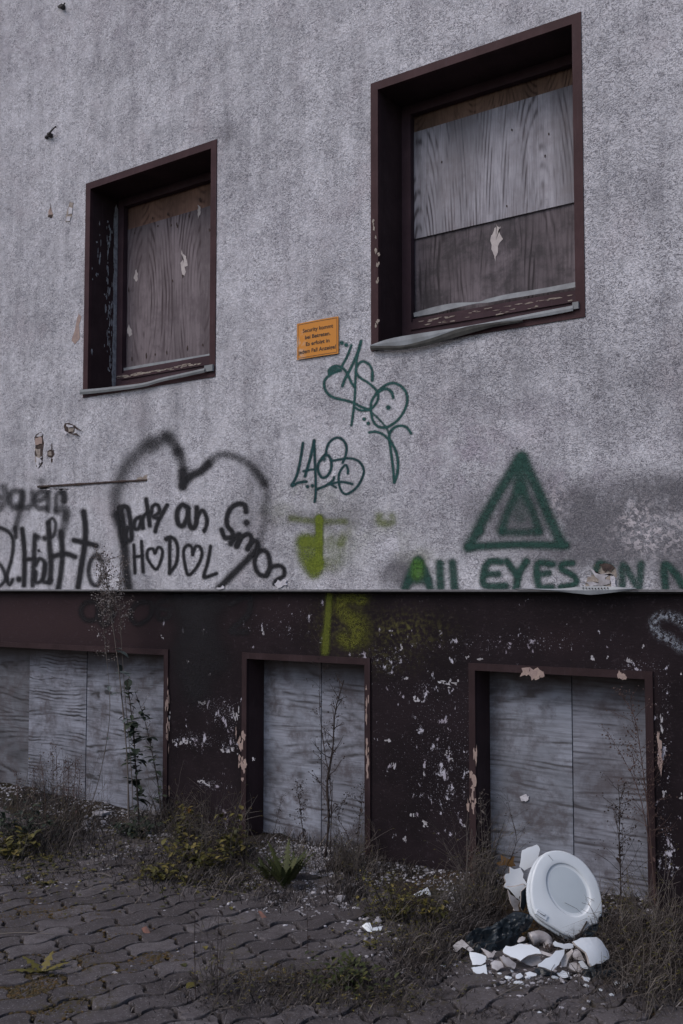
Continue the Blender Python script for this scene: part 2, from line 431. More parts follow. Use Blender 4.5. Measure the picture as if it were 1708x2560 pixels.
purple = [(1180, 1150, 120, 110, .8), (1330, 1060, 120, 60, .5), (1420, 1200, 100, 50, .8), (60, 100, 200, 100, .3), (300, 60, 120, 60, .35), (1060, 1180, 60, 60, .4), (720, 560, 300, 100, .2), (1640, 1130, 80, 60, .4)]
green = [(770, 1300, 60, 12, .8, 5), (820, 1310, 60, 10, .6), (850, 1340, 90, 60, .55), (960, 1300, 25, 25, .9), (1000, 1380, 30, 60, .5), (710, 1280, 60, 30, .4), (1050, 1400, 40, 40, .5), (780, 1240, 120, 30, .3)]
peel = [(1620, 1330, 70, 60, 1), (1590, 1300, 40, 50, 1), (1390, 1250, 30, 40, .7), (1700, 1330, 20, 60, .8), (700, 1455, 16, 10, 1), (560, 1470, 20, 8, 1)]
PW = grid_wall('rendered_wall', -7, 4.2, 1.5, 7.2, 0, [RW, LW], .03, M['plaster'], bld, dict(dirt=dirt, damp=damp, fresh=fresh, purple=purple, green=green, peel=peel))
PW['label'] = 'grey scratch textured render above the basement'
m = MB(); m.box((-7, .001, 1.49), (4.2, .30, 1.4995)); m.build('render_edge_strip', simple('render_edge', (.16, .155, .17), None, .9), bld)
chip = [(1120, 1900, 240, 300, .72), (1250, 1610, 460, 40, .75), (960, 1650, 120, 60, .8), (1060, 1720, 50, 30, .95), (1120, 1980, 90, 60, .85), (1300, 1600, 420, 45, .62), (1000, 1640, 260, 60, .5), (1600, 1680, 120, 60, .85), (1140, 1790, 220, 220, .62), (980, 1720, 60, 40, .75), (690, 1560, 260, 70, .55), (440, 1590, 80, 70, .45),
        (560, 1780, 50, 60, .95), (490, 1850, 80, 30, 1), (580, 1860, 50, 25, .95), (520, 1960, 60, 22, 1), (520, 1760, 60, 30, .9, -15), (580, 1820, 20, 60, .9), (1140, 2100, 180, 120, .55),
        (1660, 1850, 30, 230, .85), (1670, 2130, 35, 130, 1), (1640, 2050, 30, 90, .8), (500, 1700, 140, 80, .4), (560, 2080, 60, 90, .85), (1000, 1900, 200, 60, .5), (900, 1900, 16, 200, .8), (1110, 1900, 60, 40, .75)]
moss = [(860, 1560, 60, 60, .9), (1010, 1575, 90, 40, .9), (950, 1640, 100, 40, .4)]
red = [(60, 1560, 420, 90, 1), (330, 1540, 120, 60, .6), (700, 1530, 120, 60, .25), (300, 1600, 200, 30, .7), (1400, 1600, 60, 40, .3), (1600, 1720, 40, 60, .5)]
OB = [(-3.95, -1.39, -.5, 1.086), (-.71, .125, -.5, 1.09), (.795, 1.66, -.5, 1.09)]
YB = .05
BW = grid_wall('basement_wall', -7, 4.2, -.5, 1.4895, YB, OB, .03, M['brownwall'], bld, dict(chip=chip, red=red, moss=moss))
BW['label'] = 'dark brown painted basement wall flecked with white chips'

def flake(mb, c, ux, uz, nrm, rx, rz, off, th=.0012, rough=.45, n=9):
    a0 = random.random()*6.28; ps = []
    for k in range(n):
        a = a0+6.283*k/n; r = 1+rough*(random.random()*2-1)
        ps.append(np.array(c)+np.array(ux)*rx*r*cos(a)+np.array(uz)*rz*r*sin(a)+np.array(nrm)*off)
    ps = np.array(ps); back = ps-np.array(nrm)*th
    mb.add(np.vstack([ps, back]), [tuple(range(n))]+[(k, k+n, (k+1) % n+n, (k+1) % n) for k in range(n)])

# ---- upper windows
def window(rect, parent, boards, label):
    x0, x1, z0, z1 = rect
    w = empty('window', ((x0+x1)/2, 0, z0)); w.parent = parent; w.location = ORG[w]-ORG[parent]; w['label'] = label
    b = BAND
    m = MB(); p = -.006
    m.box((x0, p, z1-b), (x1, .02, z1)); m.box((x0, p, z0), (x0+b, .02, z1-b)); m.box((x1-b, p, z0), (x1, .02, z1-b)); m.box((x0+b, p, z0), (x1-b, .02, z0+.045))
    m.build('trim', M['trim'], w)
    m = MB(); yi = .33
    xi0, xi1, zi0, zi1 = x0+b, x1-b, z0+.045, z1-b
    m.add([(xi0, .02, zi0), (xi0, .02, zi1), (xi0, yi, zi1), (xi0, yi, zi0), (xi1, .02, zi0), (xi1, .02, zi1), (xi1, yi, zi1), (xi1, yi, zi0)],
          [(0, 1, 2, 3), (4, 7, 6, 5), (1, 5, 6, 2), (0, 3, 7, 4)])
    m.build('reveal', M['trim_dark'], w)
    m = MB(); fw = .06; fy = .245
    m.box((xi0+.001, fy, zi0), (xi0+fw, fy+.04, zi1-.001)); m.box((xi1-fw, fy, zi0), (xi1-.001, fy+.04, zi1-.001))
    m.box((xi0+fw, fy+.002, zi1-.055), (xi1-fw, fy+.04, zi1-.001))
    m.box((xi0+fw, fy+.001, zi0), (xi1-fw, fy+.04, 3.0)); m.box((xi0+fw, fy+.016, 3.0), (xi1-fw, fy+.04, 3.022))
    m.box((xi0+fw, fy-.008, 2.955), (xi1-fw, fy+.001, 2.985))
    m.build('window_frame', M['woodframe'], w)
    for (za, zb, yy, mat, lab) in boards:
        m = MB(); m.box((xi0+.002, yy, za), (xi1-.002, yy+.018, zb)); o = m.build('board', mat, w); o['label'] = lab
    return w, (xi0+fw, xi1-fw)

W1 = mat_wood('plywood_brown_strip', (.20, .125, .095), (.06, .035, .028), 'V', 9, 3, (1, 0, 2), 1.2, (.09, .06, .05), .4, freq=330, cath=(.15, 4.3, .19, .5))
W2 = mat_wood('plywood_grey_pale', (.34, .335, .385), (.085, .078, .092), 'V', 8, 2.6, (3.3, 0, .6), 1.35, (.17, .15, .165), .4, fine=80, freq=330, cath=(.02, 3.35, .37, .19))
W3 = mat_wood('plywood_dark_stained', (.17, .145, .165), (.035, .028, .033), 'V', 12, 5, (5, 0, 9), 1.3, (.045, .04, .046), .85, fine=50, freq=260, cath=(.1, 3.0, .14, .12))
W4 = mat_wood('plywood_orange_strip', (.23, .135, .105), (.10, .055, .045), 'V', 10, 3, (7, 0, 4), 1.2, (.10, .065, .055), .3, freq=200, cath=(.1, 4.35, .1, .5))
W5 = mat_wood('plywood_swirled', (.20, .17, .19), (.060, .045, .052), 'V', 9, 3.2, (9, 0, 3.1), 1.5, (.09, .072, .084), .6, freq=230, cath=(.09, 3.5, .27, .27))
rw, (ra, rb) = window(RW, bld, [(4.105, 4.256, .292, W1, 'brown plywood strip at the top'), (3.488, 4.108, .283, W2, 'pale grey plywood with arched grain'), (2.98, 3.5, .294, W3, 'dark stained lower plywood')], 'large window boarded with three sheets beside the orange sign')
lw, (la, lb) = window(LW, bld, [(4.005, 4.24, .294, W4, 'orange brown plywood strip at the top'), (2.98, 4.03, .286, W5, 'grey brown plywood with swirling grain')], 'smaller boarded window on the left with white peeling paint')

def ribbon(name, top, bot, mat, parent, y, bulge=0, th=.003, k=6, tw=0):
    """bent metal strip between two measured edges"""
    a = spline([W(p, y) for p in top], k); b = spline([W(p, y-tw) for p in bot], k)
    n = len(a); b = b[np.linspace(0, len(b)-1, n).round().astype(int)]
    mid = (a+b)/2; mid[:, 1] -= bulge
    V = np.vstack([a, mid, b, b+np.array([0, th, 0]), mid+np.array([0, th, 0]), a+np.array([0, th, 0])])
    F = []
    for r in range(6):
        for i in range(n-1): F.append((r*n+i, ((r+1) % 6)*n+i, ((r+1) % 6)*n+i+1, r*n+i+1))
    F.append([r*n for r in range(6)]); F.append([r*n+n-1 for r in range(5, -1, -1)])
    return mk(name, V, F, mat, parent, False)
c6 = crop(900, 700, 2.703)
ribbon('metal_strip', [c6(362, 222), c6(500, 182), c6(640, 155), c6(800, 148), c6(860, 128), c6(1000, 95), c6(1240, 55), c6(1462, 12)],
       [c6(364, 250), c6(500, 226), c6(640, 190), c6(790, 158), c6(860, 153), c6(1000, 128), c6(1240, 88), c6(1462, 48)], M['strip'], rw, .262)
sl_ = ribbon('sill', [c6(70, 440), c6(180, 402), c6(300, 377), c6(500, 345), c6(740, 308), c6(1000, 258), c6(1240, 210), c6(1440, 171)],
       [c6(70, 447), c6(180, 446), c6(300, 440), c6(470, 398), c6(700, 330), c6(1000, 283), c6(1240, 246), c6(1440, 208)], M['sill_light'], rw, -.022, .002)
ribbon('sill_lip', [c6(70, 446), c6(180, 444), c6(300, 440), c6(470, 397), c6(700, 320), c6(900, 288), c6(1100, 268)],
       [c6(72, 474), c6(180, 474), c6(300, 468), c6(470, 438), c6(700, 372), c6(900, 318), c6(1100, 285)], M['sill_dark'], rw, -.030, .004)
m = MB(); q = W(c6(1440, 155), -.01); q2 = W(c6(1482, 195), -.01); m.box((q[0], -.02, q2[2]), (q2[0], -.004, q[2])); m.build('sill_clip', M['sill'], rw)
c7 = crop(190, 820, 4.238)
ribbon('metal_strip', [c7(500, 425), c7(800, 372), c7(1100, 325), c7(1425, 270)], [c7(497, 468), c7(800, 415), c7(1100, 365), c7(1425, 302)], M['strip'], lw, .262)
ribbon('sill', [c7(40, 655), c7(300, 632), c7(690, 585), c7(900, 530), c7(1100, 485), c7(1364, 425)], [c7(42, 706), c7(300, 680), c7(690, 628), c7(900, 570), c7(1100, 528), c7(1364, 470)], M['sill'], lw, -.03, .004)
m = MB(); q = W(c7(1364, 400), -.02); q2 = W(c7(1450, 452), -.02); m.box((q[0], -.024, q2[2]), (q2[0], -.008, q[2])); m.build('sill_clip', M['sill'], lw)

# peeling paint on reveals, splits and nail heads on the boards
m = MB(); X = LW[0]+BAND+.0015
for k in range(420):                                      # long streak down the inner corner
    z = 2.87+1.28*random.random()
    flake(m, (X, .232+.008*random.gauss(0, 1), z), (0, 1, 0), (0, 0, 1), (1, 0, 0), .004+.006*random.random(), .02+.05*random.random(), .0005+random.random()*.001)
for (yc, zc, n, sy, sz) in [(.17, 3.95, 16, .012, .05), (.16, 3.75, 10, .006, .12), (.15, 3.55, 6, .02, .05), (.18, 3.4, 22, .02, .10), (.17, 3.2, 14, .02, .08), (.06, 3.6, 8, .02, .25), (.08, 3.8, 8, .01, .1), (.20, 3.1, 10, .01, .05)]:
    for k in range(n):
        flake(m, (X, yc+sy*random.gauss(0, 1), zc+sz*random.gauss(0, 1)), (0, 1, 0), (0, 0, 1), (1, 0, 0), .002+.005*random.random()**2, .006+.025*random.random()**2, .0005+random.random()*.001)
m.build('peeling_paint', simple('peeled_pale_paint', (.46, .47, .50), (.20, .20, .22), .8), lw)
m = MB()
for k in range(60):
    x = -2.05+.78*random.random(); z = 2.985-.012+.004*random.gauss(0, 1)
    flake(m, (x, .2355, z), (1, 0, 0), (0, 0, 1), (0, -1, 0), .01+.02*random.random(), .0015+.003*random.random(), random.random()*.001)
m.build('peeling_paint', M['backing'], lw)
m = MB()
for k in range(45):
    x = .36+.93*random.random(); z = random.choice([2.992, 2.965, 2.99])+.004*random.gauss(0, 1)
    flake(m, (x, .2355, z), (1, 0, 0), (0, 0, 1), (0, -1, 0), .006+.02*random.random(), .001+.002*random.random(), random.random()*.001)
for (px_, py_) in [(935, 575), (943, 630), (943, 700), (943, 805), (944, 660)]:
    for k in range(4):
        p = W((px_+random.gauss(0, 2), py_+random.gauss(0, 8)), -.008); flake(m, p, (1, 0, 0), (0, 0, 1), (0, -1, 0), .004+.004*random.random(), .006+.008*random.random(), random.random()*.001)
m.build('peeling_paint', M['backing'], rw)
pale = simple('splintered_pale_wood', (.50, .46, .46), (.40, .36, .37), .9)
SPL = [(rw, .2925, [(1243, 560), (1249, 572), (1252, 566), (1251, 598), (1243, 630), (1239, 652), (1236, 640), (1230, 622), (1227, 596), (1233, 575)]), (lw, .2845, [(454, 624), (458, 634), (464, 640), (467, 650), (465, 680), (462, 690), (457, 686), (454, 660)]),
       (lw, .2845, [(340, 673), (344, 684), (345, 698), (341, 704), (334, 696), (338, 686)]), (lw, .2845, [(495, 512), (500, 516), (502, 528), (497, 545), (493, 530)]), (lw, .2845, [(322, 812), (328, 824), (330, 836), (324, 842), (319, 832)])]
m = MB()
for q in [(457, 690), (431, 702), (442, 560), (420, 535), (382, 545), (337, 583), (395, 565), (428, 563), (473, 540), (444, 566), (524, 575), (322, 725), (366, 890), (388, 886), (417, 882), (469, 870), (507, 862), (330, 897), (500, 500)]:
    m = MB(); flake(m, W(q, .284), (1, 0, 0), (0, 0, 1), (0, -1, 0), .006, .008+.01*random.random(), .001, rough=.3)
    m.build('nail', M['hole'], lw)
m = MB()
for q in [(1280, 325), (1372, 335), (1267, 515), (1105, 405), (1363, 390)]:
    m = MB(); flake(m, W(q, .281), (1, 0, 0), (0, 0, 1), (0, -1, 0), .004, .007, .001, rough=.3)
    m.build('nail', M['hole'], rw)

# ---- basement windows
def make_splits():
    for w_, y_, o_ in SPL: patch('split', o_, y_, pale, w_, .001, .16)
def bwindow(rect, boards, label, flakes=()):
    x0, x1, z0, z1 = rect
    w = empty('basement_window', ((x0+x1)/2, YB, 0)); w.parent = bld; w.location = ORG[w]-ORG[bld]; w['label'] = label
    b = .036; p = YB-.012; m = MB()
    m.box((x0-b, p, z1), (x1+b, YB+.01, z1+b)); m.box((x0-b, p, -.3), (x0, YB+.01, z1)); m.box((x1, p, -.3), (x1+b, YB+.01, z1))
    m.build('trim', M['trim_low'], w)
    m = MB(); yi = .26; y0 = YB+.01
    m.add([(x0, y0, -.3), (x0, y0, z1), (x0, yi, z1), (x0, yi, -.3), (x1, y0, -.3), (x1, y0, z1), (x1, yi, z1), (x1, yi, -.3)], [(0, 1, 2, 3), (4, 7, 6, 5), (1, 5, 6, 2)])
    m.build('reveal', M['trim_dark'], w)
    for (xa, xb, y, mat, *lab) in boards:
        m = MB(); m.box((xa, y, -.3), (xb, y+.018, z1)); o = m.build('board', mat, w)
        if lab: o['label'] = lab[0]
    if flakes:
        m = MB()
        for (px_, py_, sx, sy, n) in flakes:
            for k in range(n):
                q = W((px_+sx*random.gauss(0, .5), py_+sy*random.uniform(-1, 1)), p)
                flake(m, q, (1, 0, 0), (0, 0, 1), (0, -1, 0), sx/1100*(.6+.8*random.random()), .012+.018*random.random(), .0006+random.random()*.001, n=11, rough=.55)
        m.build('peeling_paint', M['beige'], w)
    return w
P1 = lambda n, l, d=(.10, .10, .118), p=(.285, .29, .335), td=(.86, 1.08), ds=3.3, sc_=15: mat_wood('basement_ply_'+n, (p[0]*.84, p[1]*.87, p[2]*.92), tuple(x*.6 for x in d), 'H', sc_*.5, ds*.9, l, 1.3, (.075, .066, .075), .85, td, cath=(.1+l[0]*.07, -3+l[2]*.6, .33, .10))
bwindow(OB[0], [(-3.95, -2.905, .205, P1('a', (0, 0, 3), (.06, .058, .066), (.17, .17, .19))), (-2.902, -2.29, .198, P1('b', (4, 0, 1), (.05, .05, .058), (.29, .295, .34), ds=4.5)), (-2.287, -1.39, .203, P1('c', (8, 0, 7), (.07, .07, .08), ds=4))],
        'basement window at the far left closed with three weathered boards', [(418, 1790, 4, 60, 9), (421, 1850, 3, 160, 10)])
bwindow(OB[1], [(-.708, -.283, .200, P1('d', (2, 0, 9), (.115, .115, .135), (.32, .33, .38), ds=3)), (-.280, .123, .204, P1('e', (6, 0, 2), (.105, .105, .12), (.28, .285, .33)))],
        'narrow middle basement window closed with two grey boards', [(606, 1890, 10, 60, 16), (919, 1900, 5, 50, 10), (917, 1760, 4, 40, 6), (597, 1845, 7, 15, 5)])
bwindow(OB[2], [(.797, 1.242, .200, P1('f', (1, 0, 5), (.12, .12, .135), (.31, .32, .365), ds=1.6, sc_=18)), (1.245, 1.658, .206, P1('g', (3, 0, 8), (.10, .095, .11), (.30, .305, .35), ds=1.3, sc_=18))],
        'basement window on the right closed with two grey boards behind the toilet lid', [(1183, 1975, 8, 45, 13), (1190, 1890, 5, 15, 4), (1340, 1684, 26, 3, 6), (1650, 1880, 8, 40, 12), (1553, 1692, 14, 2, 4)])
# bare putty, rust and larger flaked spots on the wall itself
m = MB(); b2 = crop(854, 1460, 1.836); b1 = crop(0, 1460, 1.836)
for (q, w_, h_, n) in [(b2(490, 458), 28, 9, 10), (b2(348, 530), 12, 12, 8), (b2(300, 435), 7, 8, 5), (b2(485, 770), 11, 6, 5), (b2(392, 1100), 12, 12, 9), (b2(328, 1058), 8, 4, 5), (b2(288, 1168), 6, 10, 5), (b2(500, 805), 10, 8, 5),
                       (b2(240, 840), 5, 12, 5), (b2(380, 880), 4, 8, 4), (b2(1150, 345), 6, 12, 6), (b2(1312, 348), 12, 9, 6), (b2(1225, 335), 6, 6, 3), (b2(580, 335), 6, 5, 4), (b2(640, 345), 12, 3, 5), (b2(1470, 640), 5, 20, 8), (b2(1480, 960), 6, 12, 6), (b2(1560, 975), 5, 8, 3),
                       (b2(1560, 410), 5, 5, 3), (b2(215, 720), 12, 8, 6), (b2(840, 985), 0, 0, 0), (b2(1385, 290), 4, 8, 3), (b2(565, 1105), 5, 6, 4), (b2(275, 290), 5, 9, 4), (b2(230, 215), 8, 5, 4),
                       (b1(930, 545), 26, 8, 8), (b1(935, 225), 10, 7, 5), (b1(1085, 600), 8, 24, 12), (b1(850, 725), 18, 9, 12), (b1(1050, 765), 26, 8, 12), (b1(940, 910), 22, 7, 12), (b1(745, 245), 8, 8, 4), (b1(1130, 545), 3, 20, 6), (b1(1165, 800), 8, 9, 5),
                       (b1(1210, 220), 5, 14, 5), (b1(860, 360), 4, 8, 3), (b1(965, 415), 6, 3, 3), (b1(450, 230), 4, 12, 4), (b1(780, 615), 3, 18, 4), (b1(795, 725), 4, 5, 3)]:
    for k in range(n):
        p = W((q[0]+w_*.5*random.gauss(0, .8), q[1]+h_*.5*random.gauss(0, .8)), YB)
        flake(m, p, (1, 0, 0), (0, 0, 1), (0, -1, 0), .002+w_/3600*random.random()*2, .0025+h_/3000*random.random()*2, .0006+random.random()*.001, n=9, rough=.6)
m.build('flaked_paint', M['rubble'], bld)

# ---- damage in the render: holes and a groove whose shaded depth is painted dark, torn edges
def patch(name, outline, y, mat, parent=bld, th=.004, jag=.12, label=None):
    o_ = np.array(outline, float); pts = []
    for i in range(len(o_)):
        a, b = o_[i], o_[(i+1) % len(o_)]
        for t in (0, .33, .66):
            p = a+(b-a)*t; L = np.linalg.norm(b-a); p = p+np.array([random.gauss(0, 1), random.gauss(0, 1)])*L*jag*.5; pts.append(p)
    f_ = np.array([W(p, y) for p in pts]); n = len(f_); bk = f_+np.array([0, th, 0])
    V = np.vstack([f_, bk, [f_.mean(0)]])
    F = [(i, (i+1) % n, 2*n) for i in range(n)]+[(i, i+n, (i+1) % n+n, (i+1) % n) for i in range(n)]
    o = mk(name, V, F, mat, parent)
    if label: o['label'] = label
    return o
make_splits()
c5 = crop(60, 1020, 4.612)
hm = lambda L: [c5(*q) for q in L]
patch('plaster_hole', hm([(122, 340), (150, 295), (200, 280), (226, 310), (222, 460), (215, 560), (218, 640), (165, 690), (125, 670)]), -.0015, M['hole'], label='long vertical hole in the render')
patch('plaster_hole', hm([(128, 350), (208, 330), (210, 405), (130, 425)]), -.006, M['beige'])
patch('plaster_hole', hm([(140, 330), (175, 290), (212, 292), (200, 325)]), -.005, M['plaster'])
patch('plaster_hole', hm([(125, 470), (210, 470), (208, 640), (160, 680), (128, 620)]), -.004, M['backing'], jag=.2)
patch('plaster_hole', hm([(135, 590), (200, 560), (208, 640), (155, 682)]), -.008, M['white_filler'], jag=.3)
patch('plaster_hole', hm([(268, 500), (300, 480), (345, 488), (352, 540), (320, 578), (275, 560)]), -.0015, M['hole'], label='small round hole in the render')
patch('plaster_hole', hm([(280, 505), (312, 500), (318, 545), (285, 548)]), -.006, M['backing'])
patch('plaster_hole', hm([(316, 410), (324, 410), (326, 485), (314, 485)]), -.0015, M['hole'])
patch('plaster_hole', hm([(310, 578), (336, 590), (322, 632), (308, 625)]), -.0015, M['hole'])
patch('plaster_hole', hm([(460, 200), (482, 172), (590, 205), (585, 270), (540, 295), (470, 265)]), -.002, M['hole'], label='ragged hole with torn edges')
patch('plaster_hole', hm([(505, 225), (575, 225), (570, 275), (515, 275)]), -.006, M['backing'])
patch('torn_edge', hm([(422, 262), (450, 245), (498, 282), (490, 305), (440, 275)]), -.018, M['white_filler'], th=.003)
patch('torn_edge', hm([(580, 200), (600, 215), (665, 268), (640, 265), (590, 235)]), -.016, M['hole'], th=.003)
patch('torn_edge', hm([(520, 290), (600, 290), (640, 318), (560, 305)]), -.012, M['hole'], th=.003)
patch('torn_edge', hm([(490, 190), (570, 205), (560, 222), (490, 212)]), -.014, M['white_filler'], th=.003)
m = MB(); m.tube(spline([W(c5(*q), -.003) for q in [(160, 908), (500, 888), (900, 862), (1080, 850), (1415, 832)]], 6), .008, .006, 5, knob=.5)
m.build('groove', M['hole'], bld)
patch('groove', hm([(160, 918), (320, 915), (540, 935), (500, 948), (340, 935), (165, 932)]), -.002, M['white_filler'])
patch('plaster_hole', hm([(1290, 830), (1340, 780), (1410, 770), (1425, 825)]), -.0012, M['backing'], jag=.3)
c0 = crop(0, 0, 2.613)
hz0 = lambda L: [c0(*q) for q in L]
patch('plaster_hole', hz0([(335, 1330), (347, 1400), (345, 1418), (312, 1418), (318, 1380)]), -.0015, M['beige'])
patch('plaster_hole', hz0([(312, 1404), (342, 1402), (338, 1420), (314, 1420)]), -.004, M['hole'])
patch('plaster_hole', hz0([(460, 1315), (474, 1330), (478, 1390), (455, 1450), (430, 1445), (436, 1400), (445, 1350)]), -.0015, M['backing'], label='flaked spot filled with white putty')
patch('plaster_hole', hz0([(452, 1350), (474, 1360), (470, 1395), (442, 1402)]), -.005, M['white_filler'])
patch('plaster_hole', hz0([(435, 1412), (462, 1412), (455, 1445), (430, 1442)]), -.006, M['white_filler'])
c1_ = crop(0, 300, 1.836)
patch('plaster_hole', [c1_(*q) for q in [(362, 885), (368, 900), (366, 960), (370, 1000), (345, 1028), (330, 1015), (345, 960), (355, 920)]], -.0015, M['beige'], label='flaked reddish streak left of the window')
patch('plaster_hole', [c1_(*q) for q in [(392, 440), (402, 436), (402, 470), (393, 465)]], -.003, M['backing'])
c4 = crop(1000, 1360, 2.215)
h4 = lambda L: [c4(*q) for q in L]
patch('plaster_hole', h4([(1040, 185), (1080, 170), (1070, 110), (1150, 115), (1195, 130), (1190, 190), (1190, 235), (1100, 238), (1020, 240)]), -.0016, M['backing'], jag=.2, label='broken bottom edge of the render showing grey insulation')
patch('plaster_hole', h4([(1110, 120), (1180, 125), (1165, 165), (1120, 150)]), -.005, M['hole'], jag=.3)
patch('plaster_hole', h4([(1030, 215), (1110, 190), (1170, 195), (1160, 225), (1060, 232)]), -.006, M['rubble'], jag=.2)
patch('plaster_hole', h4([(1165, 175), (1192, 180), (1195, 235), (1170, 238)]), -.012, M['white_filler'], jag=.1)
patch('plaster_hole', h4([(1060, 150), (1140, 158), (1180, 200), (1080, 200)]), -.004, M['rubble'], jag=.3)
ribbon('bent_edge_bead', [c4(640, 244), c4(860, 248), c4(1000, 236), c4(1100, 232), c4(1200, 238), c4(1310, 244)], [c4(640, 247), c4(860, 262), c4(1000, 276), c4(1075, 280), c4(1200, 266), c4(1310, 250)], M['strip'], bld, -.012, .006)['label'] = 'bent pale edge bead hanging below the broken render'
m = MB()
for k in range(9):
    p = W(c4(1015+17*k, 247-abs(k-4)*.8), -.020); m.box((p[0]-.003, -.0215, p[2]-.003), (p[0]+.003, -.0205, p[2]+.003))
m.build('bead_hole', M['dark'], bld)
patch('filler_blob', [crop(280, 1060, 3.409)(*q) for q in [(1385, 1370), (1410, 1335), (1490, 1330), (1480, 1370), (1410, 1395)]], -.008, M['white_filler'], th=.008, jag=.2)
patch('filler_blob', [crop(280, 1060, 3.409)(*q) for q in [(890, 1395), (940, 1380), (970, 1400), (890, 1408)]], -.006, M['white_filler'], th=.006, jag=.2)
patch('filler_blob', [b2(*q) for q in [(815, 975), (840, 967), (862, 978), (855, 995), (830, 998)]], .192, M['white_filler'], th=.006, jag=.2)

# ================================================================== GRAFFITI (sprayed onto the wall)
def seg_d(P, A, B):
    d = B-A; L = (d*d).sum()+1e-9
    t = np.clip(((P-A)@d)/L, 0, 1); q = P-(A+t[:, None]*d)
    return np.sqrt((q*q).sum(1))
def graffiti(label, T, strokes, mat, y=-.0015, scale=1.0, step=.004, zmin=1.5015, zmax=9, blob=None, jit=0):
    S = []
    for (pts, w, soft, st) in strokes:
        p = np.array([T(*q) for q in pts], float)
        if len(p) == 1: p = np.vstack([p, p+.5])
        S.append((spline(p, 5), w/scale, max(.6, soft/scale), st))
    allp = np.vstack([s[0] for s in S]); mg = max(s[1]+s[2]*2.2 for s in S)+4
    c = [W((allp[:, 0].min()-mg, allp[:, 1].min()-mg), y), W((allp[:, 0].max()+mg, allp[:, 1].min()-mg), y), W((allp[:, 0].max()+mg, allp[:, 1].max()+mg), y), W((allp[:, 0].min()-mg, allp[:, 1].max()+mg), y)]
    c = np.array(c); xs = np.arange(c[:, 0].min(), c[:, 0].max(), step); zs = np.arange(max(zmin, c[:, 2].min()), min(zmax, c[:, 2].max()), step)
    X, Z = np.meshgrid(xs, zs); V = np.stack([X, np.full_like(X, y), Z], -1).reshape(-1, 3)
    px, py = proj(V); P = np.stack([px, py], 1); inv = np.ones(len(P))
    for p, w, soft, st in S:
        lo = p.min(0)-w-soft*3; hi = p.max(0)+w+soft*3
        m_ = (P[:, 0] > lo[0]) & (P[:, 0] < hi[0]) & (P[:, 1] > lo[1]) & (P[:, 1] < hi[1]); Q = P[m_]
        if not len(Q): continue
        d = np.full(len(Q), 1e9)
        for a, b in zip(p[:-1], p[1:]): d = np.minimum(d, seg_d(Q, a, b))
        inv[m_] *= 1-st*np.exp(-(np.maximum(0, d-w*.6)/(soft+w*.4))**2)
    dens = 1-inv
    nx = len(xs); G2 = dens.reshape(len(zs), nx); cell = np.maximum(np.maximum(G2[:-1, :-1], G2[1:, :-1]), np.maximum(G2[:-1, 1:], G2[1:, 1:])) > .02
    j, i = np.nonzero(cell)
    F = np.stack([j*nx+i, j*nx+i+1, (j+1)*nx+i+1, (j+1)*nx+i], -1)
    used = np.unique(F); rm = np.full(len(V), -1); rm[used] = np.arange(len(used))
    o = mk('graffiti', V[used], rm[F], mat, bld, True, {'dens': dens[used]}); o['label'] = label
    return o
K = mat_spray('black_spray', (.013, .013, .017), (.024, .023, .028))
GN = mat_spray('green_marker', (.022, .085, .085), (.03, .105, .095))
GD = mat_spray('dark_green_marker', (.012, .052, .060), (.02, .07, .075))
GT = mat_spray('dark_green_spray', (.018, .062, .052), (.035, .09, .075))
YG = mat_spray('yellow_green_spray', (.17, .20, .020), (.13, .185, .022))
WS = mat_spray('white_spray', (.36, .39, .46), (.28, .31, .37), .40)
YD = mat_spray('dull_yellow_spray', (.15, .155, .020), (.10, .105, .018), .33)
BK = mat_spray('black_faint_spray', (.016, .014, .018), (.014, .013, .016))
t1 = crop(0, 1180, 3.92)
